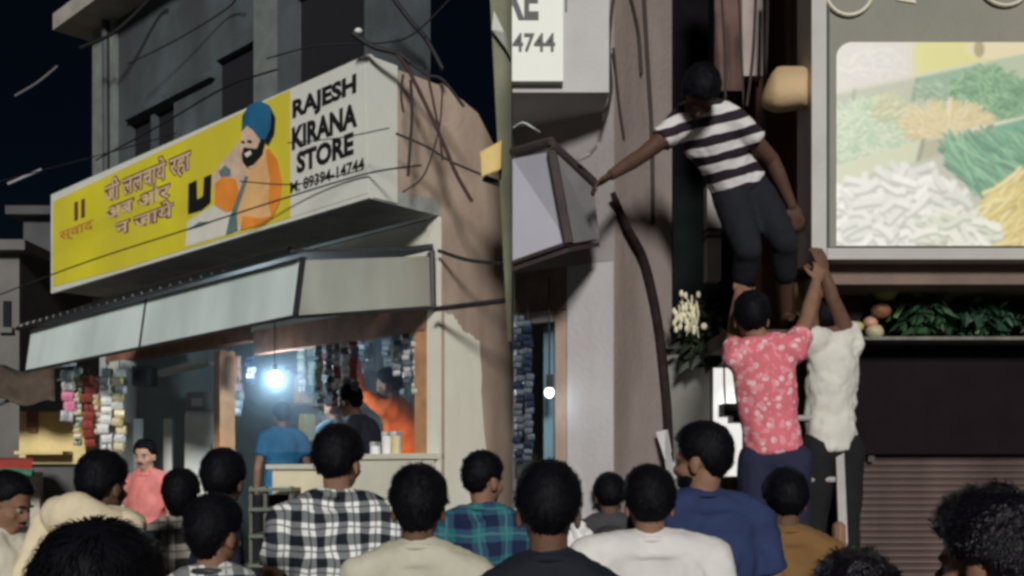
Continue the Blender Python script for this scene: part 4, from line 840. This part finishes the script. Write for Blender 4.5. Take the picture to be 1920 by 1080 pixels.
def person(label, J, s, skin, shirt, trousers, group=None, sleeves=.62, head_fwd=V((0, 1, 0)), head_up=V((0, 0, 1)), vox=.009, hair={}, hands=False, bare=False, collar=None, face=False, legs=True, folds=.032, cuffs=None, beard=False, shoes=True, hair_mat=None, hem=-.2, extra=None):
    """J: joints in the world; everything else hangs on them"""
    feet = min(J['anL'].z, J['anR'].z)-.075*s; base = V((J['pelvis'].x, J['pelvis'].y, feet))
    t = thing('person', label, 'person', base, group)
    f = head_fwd.normalized(); r = f.cross(head_up).normalized(); up_ = r.cross(f); B = Matrix((r, f, up_)).transposed(); hc = J['head']
    H = lambda x, y, z: hc+(B @ V((x, y, z)))*s
    body = MB(); e = lambda p, rr: body.ell(H(*p), [q*s for q in rr], 16, 10, B)
    e((0, -.012, .03), (.075, .094, .084)); e((0, .020, -.035), (.060, .068, .074)); e((0, .052, -.088), (.03, .03, .023)); e((0, .094, -.026), (.0135, .019, .022)); e((0, .082, -.004), (.010, .014, .03))
    e((0, .072, .016), (.050, .020, .012)); e((0, .086, -.058), (.022, .011, .006)); e((0, .084, -.068), (.019, .011, .007))
    for q in (-1, 1): e((q*.077, -.010, -.018), (.010, .022, .033)); e((q*.045, .05, -.03), (.02, .03, .02))
    capsule(body, [J['neck']+V((0, 0, .03))*s+f*.012*s, H(0, -.020, -.045)], [.052*s, .052*s])
    upv, lat, fw = torso(body, J, s, -.027, -.16, 1.0)
    sh = MB(); torso(sh, J, s, .018, hem, 1.0)
    for k_, side in (('L', -1), ('R', 1)):
        a, m_, w_ = J['sh'+k_], J['el'+k_], J['wr'+k_]
        capsule(body, [a, a+(m_-a)*.5, m_, m_+(w_-m_)*.35, w_], [.052*s, .046*s, .037*s, .038*s, .026*s])
        hd = (w_-m_).normalized(); hand(body, w_, hd, side, J.get('palm'+k_, fw), s, J.get('curl', .35))
        if sleeves <= 1: e_ = a+(m_-a)*sleeves; capsule(sh, [a, a+(e_-a)*.5], [.072*s, .070*s]); sh.tube([a, a+(e_-a)*.6, e_], [.070*s, .069*s, .070*s], 14)
        else: capsule(sh, [a, a+(m_-a)*.5, m_, m_+(w_-m_)*.5, w_-(w_-m_)*.06], [.070*s, .062*s, .056*s, .05*s, .042*s])
    tr = MB()
    for k_ in ('L', 'R'):
        h_, kn, an = J['hip'+k_], J['kn'+k_], J['an'+k_]; ft = J.get('foot', fw); ft = V((ft.x, ft.y, 0)).normalized()
        capsule(body, [h_, h_+(kn-h_)*.5, kn, kn+(an-kn)*.3, an], [.082*s, .072*s, .052*s, .052*s, .036*s])
        M = Matrix((V((0, 0, 1)).cross(ft)*-1, ft, V((0, 0, 1)))).transposed(); body.ell(an+ft*.07*s-V((0, 0, .04))*s, (.042*s, .12*s, .032*s), 14, 8, M)
        for q in range(5): body.ell(an+ft*(.18-.012*q)*s+(V((0, 0, 1)).cross(ft))*(-.03+.015*q)*s-V((0, 0, .055))*s, (.011*s, .02*s, .012*s), 8, 6, M)
        if legs:
            if bare: capsule(tr, [h_, h_+(kn-h_)*.5, kn, kn+(an-kn)*.4], [.100*s, .088*s, .070*s, .064*s])
            else: capsule(tr, [h_, h_+(kn-h_)*.5, kn, kn+(an-kn)*.5, an+(kn-an)*.04], [.100*s, .090*s, .074*s, .068*s, .062*s])
    pc = J['pelvis']; capsule(tr, [J['hipL'], pc-V((0, 0, .03))*s, J['hipR']], [.096*s, .10*s, .096*s]); wq = J.get('girth', 1); tr.ell(pc+(J['neck']-pc)*.10, (.148*s*wq, .108*s*wq, .08*s), 14, 8, Matrix((lat, fw, upv)).transposed())
    o = part('body', body, skin, t); live(o, vox*s, 4)
    o = part('shirt', sh, shirt, t); live(o, .0125*s if vox < .012 else .018*s, 6, folds*s)
    o = part('trousers', tr, trousers, t); live(o, .016*s, 5, .016*s)
    hair = dict(hair); hair.setdefault('messy', random.uniform(.7, 1.5)); hair.setdefault('thick', random.uniform(.012, .018))
    o = part('hair', hair_mb(hc, B, s, seed=len(label)+int(hc.x*100), **hair), hair_mat or HAIR, t, smooth=True, fix=False)
    if collar:
        cm = MB(); nb = J['neck']
        pts = [nb+upv*(.016+.022*math.cos(a))*s+lat*.072*s*math.sin(a)-fw*(.066*math.cos(a)-.012)*s for a in [math.pi+i*2*math.pi/20 for i in range(21)]]
        cm.tube(pts, [.018*s if collar == 'shirt' else .011*s]*21, 8); part('collar', cm, shirt if collar != 'dark' else DARKM, t, smooth=True)
    if face:
        for q in (-1, 1):
            ey = part('eye', MB().ell(H(q*.030, .072, -.002), [.0115*s]*3, 10, 8, B), mat('eye_white', (.22, .20, .18), .3, .05, 5, 0), t, smooth=True)
            part('pupil', MB().ell(H(q*.030, .081, -.003), [.0052*s]*3, 8, 6, B), CABLE, ey, smooth=True)
            part('eyebrow', MB().tube([H(q*.014, .088, .016), H(q*.032, .088, .021), H(q*.048, .076, .016)], [.0035*s, .005*s, .003*s], 6), HAIR, t)
        part('lips', MB().tube([H(-.022, .086, -.062), H(-.008, .097, -.060), H(.008, .097, -.060), H(.022, .086, -.062)], [.003*s, .0055*s, .0055*s, .003*s], 6), mat('lip', (.2, .085, .07), .5), t)
        part('moustache', MB().tube([H(-.026, .090, -.052), H(0, .103, -.047), H(.026, .090, -.052)], [.003*s, .0065*s, .003*s], 6), HAIR, t)
    if beard: part('beard', MB().ell(H(0, .03, -.066), (.061*s, .064*s, .050*s), 16, 10, B), HAIR, t, smooth=True)
    if shoes:
        for k_ in ('L', 'R'):
            ft = V((fw.x, fw.y, 0)).normalized(); M = Matrix((V((0, 0, 1)).cross(ft)*-1, ft, V((0, 0, 1)))).transposed(); part('shoe', MB().ell(J['an'+k_]+ft*.07*s-V((0, 0, .032))*s, (.052*s, .14*s, .044*s), 14, 8, M), DARKM, t, smooth=True)
    if extra: extra(t, J, s, upv, lat, fw)
    return t
def stand(x, y, z, s, yaw, headyaw=0, nod=0, lean=(0, 0), armL=None, armR=None):
    """joints of a standing figure; yaw 0 faces away from the camera, armX: (elbow, wrist) offsets from the shoulder"""
    cs, sn = math.cos(R(yaw)), math.sin(R(yaw))
    def G(a, b_, c): b_ += lean[1]*max(0, c-.9)/.5; a += lean[0]*max(0, c-.9)/.5; return V((x+(a*cs-b_*sn)*s, y+(a*sn+b_*cs)*s, z+c*s))
    J = dict(pelvis=G(0, 0, .93), neck=G(0, -.012, 1.44), head=G(0, .02, 1.592))
    for k_, q in (('L', -1), ('R', 1)):
        J['sh'+k_] = G(q*.178, -.012, 1.375); arm = armL if k_ == 'L' else armR
        J['el'+k_] = G(q*.235, -.04, 1.09) if not arm else G(*arm[0]); J['wr'+k_] = G(q*.235, .06, .85) if not arm else G(*arm[1])
        J['hip'+k_] = G(q*.085, 0, .89); J['kn'+k_] = G(q*.095, .02, .49); J['an'+k_] = G(q*.1, -.03, .075)
    hy = R(yaw+headyaw); fwd = V((-math.sin(hy)*math.cos(R(nod)), math.cos(hy)*math.cos(R(nod)), -math.sin(R(nod))))
    return J, fwd
def crowd(px, py, w, label, skin, shirt, yaw=0, headyaw=0, nod=4, trous=None, z=0, **k):
    kk = .182*F/(1.715*w); a = (HY-py)/F; D = kk*CZ/(1-kk*a); Z = CZ+a*D; s = Z/1.715
    ar = {q: k.pop(q) for q in ('armL', 'armR', 'lean') if q in k}
    J, fwd = stand((px-960)/F*D, D, 0, s, yaw, headyaw, nod, **ar); J['girth'] = gi = k.pop('girth', 1)
    for q in ('sh', 'el', 'wr'):
        for kk in 'LR': J[q+kk].x = J['neck'].x+(J[q+kk].x-J['neck'].x)*gi
    up = k.pop('shrug', 0)
    for q in 'LR': J['sh'+q].z += up*s; J['el'+q].z += up*s*.5
    return person(label, J, s, skin, shirt, trous or DENIM, group='onlookers in the crowd', head_fwd=fwd, **k)
DENIM = mat('dark_trousers', (.03, .033, .045), .85, .2, 10, .3, 60)
def cloth(name, c, **k): return mat(name, c, .88, .1, 9, .35, 16, spec=.2, **k)
PLBW = clothpat('black_white_plaid', 'plaid', ((.74, .75, .74), (.17, .18, .19), (.010, .012, .02), (.03, .03, .04)), 13, duty=.46)
PLGR = clothpat('teal_navy_plaid', 'plaid', ((.02, .13, .15), (.02, .06, .11), (.008, .015, .05), (.06, .17, .19)), 9)
PLB2 = clothpat('small_grey_plaid', 'plaid', ((.55, .56, .54), (.16, .17, .18), (.02, .02, .03), (.2, .2, .2)), 13)
S0, S1, S2 = SKIN; S3 = mat('skin_deep', (.085, .045, .032), .65, .12, 30, .08, spec=.2)
def hood(t, J, s, upv, lat, fw):
    mb = MB(); nb = J['neck']
    for i in range(13):
        a = -1.9+i*3.8/12; mb.ell(nb-fw*.10*s*math.cos(a)+lat*.13*s*math.sin(a)+upv*(.05-.04*abs(math.sin(a)))*s, (.075*s, .07*s, .085*s), 10, 8)
    o = part('hood', mb, cloth('cream_cotton', (.62, .54, .38)), t); live(o, .014, 6, .022)
    part('zip', MB().tube([nb-fw*.135*s-upv*(.02+.05*i)*s+lat*.015*math.sin(i*2) for i in range(5)], .006, 6), mat('dull_zip', (.16, .14, .08), .5), t)
crowd(8, 888, 82, 'person in white shirt at the left edge looking down, face in profile', S0, cloth('white_cotton', (.62, .60, .52)), yaw=-105, headyaw=8, nod=22, face=True, hair=dict(top=.8))
crowd(124, 853, 87, 'person in cream hooded shirt seen from behind, in front of the hanging sachets', S1, cloth('cream_cotton', (.62, .54, .38)), yaw=-12, headyaw=-10, extra=hood, sleeves=1.5, lean=(.09, .03), girth=1.02, shrug=.06)
crowd(180, 1006, 232, 'person with large dark head nearest the camera at the lower left', S1, cloth('black_cotton', (.012, .012, .02)), vox=.006, hair=dict(thick=.02, messy=1.1, tufts=1500, long=.25), yaw=4)
crowd(338, 885, 68, 'person with long dark hair and cream patterned top, middle left of the crowd', S1, clothpat('cream_black_check', 'plaid', ((.6, .56, .45), (.3, .28, .25), (.03, .03, .03), (.1, .1, .1)), 8), hair=dict(long=.5, thick=.017))
crowd(411, 848, 82, 'person with round dark head in front of the refrigerator', S1, cloth('navy_cotton', (.012, .015, .035)), yaw=-55, headyaw=50, girth=.8)
crowd(399, 936, 100, 'person in dark teal collar shirt with grey plaid, in front of the round dark head', S0, PLB2, headyaw=-14, yaw=-8, collar='dark', hair=dict(long=.25))
crowd(633, 805, 92, 'person in black and white plaid shirt before the shop counter', S0, PLBW, yaw=-6, headyaw=-8, collar='shirt', folds=.026, hair=dict(top=1.1), girth=1.08, vox=.007)
crowd(784, 880, 108, 'person in plain off white T-shirt in front of the plaid shirt', S1, cloth('off_white_cotton', (.46, .45, .36)), vox=.007, hair=dict(top=.7, long=.18, tufts=800), collar='rib')
crowd(906, 850, 76, 'person in teal and navy plaid shirt at the tan wall', S0, PLGR, yaw=-10, headyaw=-32, collar='shirt', beard=False, hair=dict(top=1.0))
crowd(1028, 872, 130, 'person with dark head and dark clothes at the middle bottom by the glass door', S1, cloth('dark_navy_cotton', (.012, .014, .022)), hair=dict(tufts=900), vox=.007, girth=.78, collar='rib')
crowd(1143, 889, 60, 'person with small dark head just left of the white T-shirt man', S1, cloth('charcoal_cotton', (.05, .05, .055)), hair=dict(top=.5))
crowd(1143, 986, 84, 'shorter person with close cropped grey black head low in the crowd', S1, cloth('grey_cotton', (.10, .10, .10)), hair=dict(thick=.006, messy=.3, tufts=0), hair_mat=mat('cropped_hair', (.035, .035, .036), .8, .3, 80, .3, 150))
crowd(1218, 879, 99, 'person in plain white T-shirt at the bottom middle of the alley crowd', S0, cloth('white_tshirt_cotton', (.60, .58, .57)), shrug=.04, vox=.007, girth=1.22, hair=dict(top=.8, tufts=800), folds=.024, collar='rib')
crowd(1318, 798, 98, 'person in blue T-shirt with head turned left, below the lit panel', S0, cloth('blue_cotton', (.024, .037, .10)), yaw=6, headyaw=48, collar='rib', vox=.007, hair=dict(top=1.2, tufts=900), girth=1.1, beard=True)  # the lit panel is the glowing slab standing in for a lit wall patch
crowd(1474, 883, 84, 'person in mustard brown shirt with round dark head below the pink shirt', S1, cloth('mustard_cotton', (.17, .095, .035)), hair=dict(top=.5), collar='rib')
crowd(1608, 1042, 158, 'person of whom only dark tousled hair shows at the bottom edge below the ladder', S1, cloth('black_cotton', (.012, .012, .02)), hair=dict(messy=2.2, tufts=1300), hair_mat=HAIRS)
crowd(1866, 942, 178, 'person with glossy wavy dark hair at the right edge before the shutter', S0, cloth('black_cotton', (.012, .012, .02)), yaw=10, headyaw=30, hair=dict(messy=1.9, tufts=2200, thick=.024, long=.3), hair_mat=HAIRS, vox=.006)
# people at the store
gI2 = 'people inside and in front of the store'
def inside(px, D, topy, z, label, skin, shirt, yaw, headyaw=0, **k):
    s = (CZ+(HY-topy)/F*D-z)/1.715; ar = {q: k.pop(q) for q in ('armL', 'armR', 'lean') if q in k}
    J, fwd = stand((px-960)/F*D, D, z, s, yaw, headyaw, 8, **ar)
    return person(label, J, s, skin, shirt, DENIM, group=gI2, head_fwd=fwd, vox=.012, **k)
inside(275, 8.6, 826, .0, 'person in pink shirt facing the street beside the pale pillar', S2, cloth('salmon_cotton', (.62, .20, .19)), 155, 20, face=True, sleeves=.7, hair=dict(top=1.3, tufts=200), collar='shirt')
inside(530, 9.35, 756, ZF, 'person in blue shirt standing below the glowing bulb', S0, cloth('azure_cotton', (.025, .11, .20)), 20, 0, sleeves=.6)
inside(630, 8.5, 738, ZF, 'person in grey blue shirt behind the plaid shirt man, inside the store', S0, cloth('slate_cotton', (.10, .16, .2)), 60)
inside(712, 7.7, 722, ZF, 'person in dark clothes leaning over the shop counter', S1, cloth('dark_navy_cotton', (.012, .014, .022)), 70, 0, lean=(0, .18), sleeves=1.5)
inside(772, 8.3, 690, ZF, 'person in orange red shirt reaching up to the hanging goods', S0, cloth('orange_red_cotton', (.75, .13, .02)), 75, 0, sleeves=1.5, lean=(0, .12), armL=((.0, .24, 1.52), (.0, .26, 1.83)), armR=((.2, .1, 1.1), (.2, .25, .95)))
# ---- the three men on the ladder
PINKF = clothpat('pink_floral', 'floral', ((.60, .15, .185), (.70, .46, .48), (.66, .27, .31)), 24)
def trouser_marks(t, J, s, upv, lat, fw):
    for i in range(3): part('stripe_mark', MB().tube([P(1484+i*13, 884+i*8, 4.44), P(1492+i*13, 876+i*8, 4.44)], .010, 6), PLAST, t)
D = 4.62; s = .93; cx = (1452-960)/F*D; zt = CZ+(HY-548)/F*D-1.715*s
J, fwd = stand(cx, D, zt, s, -8, 0, -8, lean=(-.06, 0))
J['girth'] = .82; J['head'] = J['head']+V((-.025, 0, 0)); J['elR'] = P(1512, 600, 4.72); J['wrR'] = P(1530, 528, 4.85); J['shR'] = J['shR']+V((-.025, 0, .05))
J['shL'] = J['shL']+V((.045, 0, .02)); J['elL'] = P(1376, 628, 4.78); J['wrL'] = P(1386, 548, 4.95); J['palmR'] = V((-.3, 1, 0)); J['curl'] = .5
person('person in pink floral shirt on the ladder seen from behind, arms raised', J, s, S0, PINKF, cloth('navy_trousers', (.02, .022, .05)), group='men climbing in the alley', head_fwd=fwd, vox=.006, sleeves=.5, hair=dict(tufts=600), folds=.026, hem=-.01)
D = 5.0; s = .97; cx = (1558-960)/F*D; zt = .78
J, fwd = stand(cx, D, zt, s, 14, 10, -10)
J['elR'] = P(1560, 560, 4.95); J['wrR'] = P(1546, 512, 4.95); J['shR'] = J['shR']+V((-.03, 0, .05)); J['elL'] = P(1520, 588, 4.95); J['wrL'] = P(1535, 520, 5.0); J['shL'] = J['shL']+V((.05, 0, .04)); J['curl'] = .5; J['girth'] = .78; J['shR'] = J['shR']+V((-.03, 0, 0))
J['head'] = J['head']+V((-.03, .05, -.03))
person('person in loose white shirt reaching up to the beam, right of the pink shirt', J, s, S1, cloth('loose_white_cotton', (.58, .57, .52)), cloth('black_trousers', (.012, .012, .014)), group='men climbing in the alley', head_fwd=fwd, vox=.006, sleeves=.42, folds=.045, hem=-.08)
DS_ = 4.9; s = .98
STR = clothpat('black_white_stripes', 'stripe', ((.62, .60, .60), (.022, .016, .024)), 11.2, axis=(-.25, -.25, .94))
J = dict(girth=.86, pelvis=P(1380, 338, 5.08), neck=P(1316, 206, 4.9), head=P(1312, 176, 4.70), shR=P(1276, 234, 4.84), shL=P(1376, 226, 4.9), elR=P(1206, 290, 4.82), wrR=P(1146, 328, 4.76), elL=P(1448, 300, 5.0), wrL=P(1484, 385, 5.05),
         hipR=P(1368, 362, 5.1), hipL=P(1418, 358, 5.12), knR=P(1402, 468, 4.86), knL=P(1470, 455, 4.9), anR=P(1388, 588, 5.15), anL=P(1474, 590, 5.18), palmR=V((0, -.2, -1)), palmL=V((0, 1, 0)), curl=.55, foot=V((0, -1, 0)))
person('person in black and white striped T-shirt climbing above, stretching one arm to the light box', J, s, S3, STR, cloth('blue_grey_denim', (.012, .013, .019)), group='men climbing in the alley', head_fwd=V((-.08, -.22, -.97)), head_up=V((0, -.97, .22)), vox=.006, sleeves=.55, bare=True, shoes=False, folds=.03, hair=dict(tufts=700), hem=-.12)
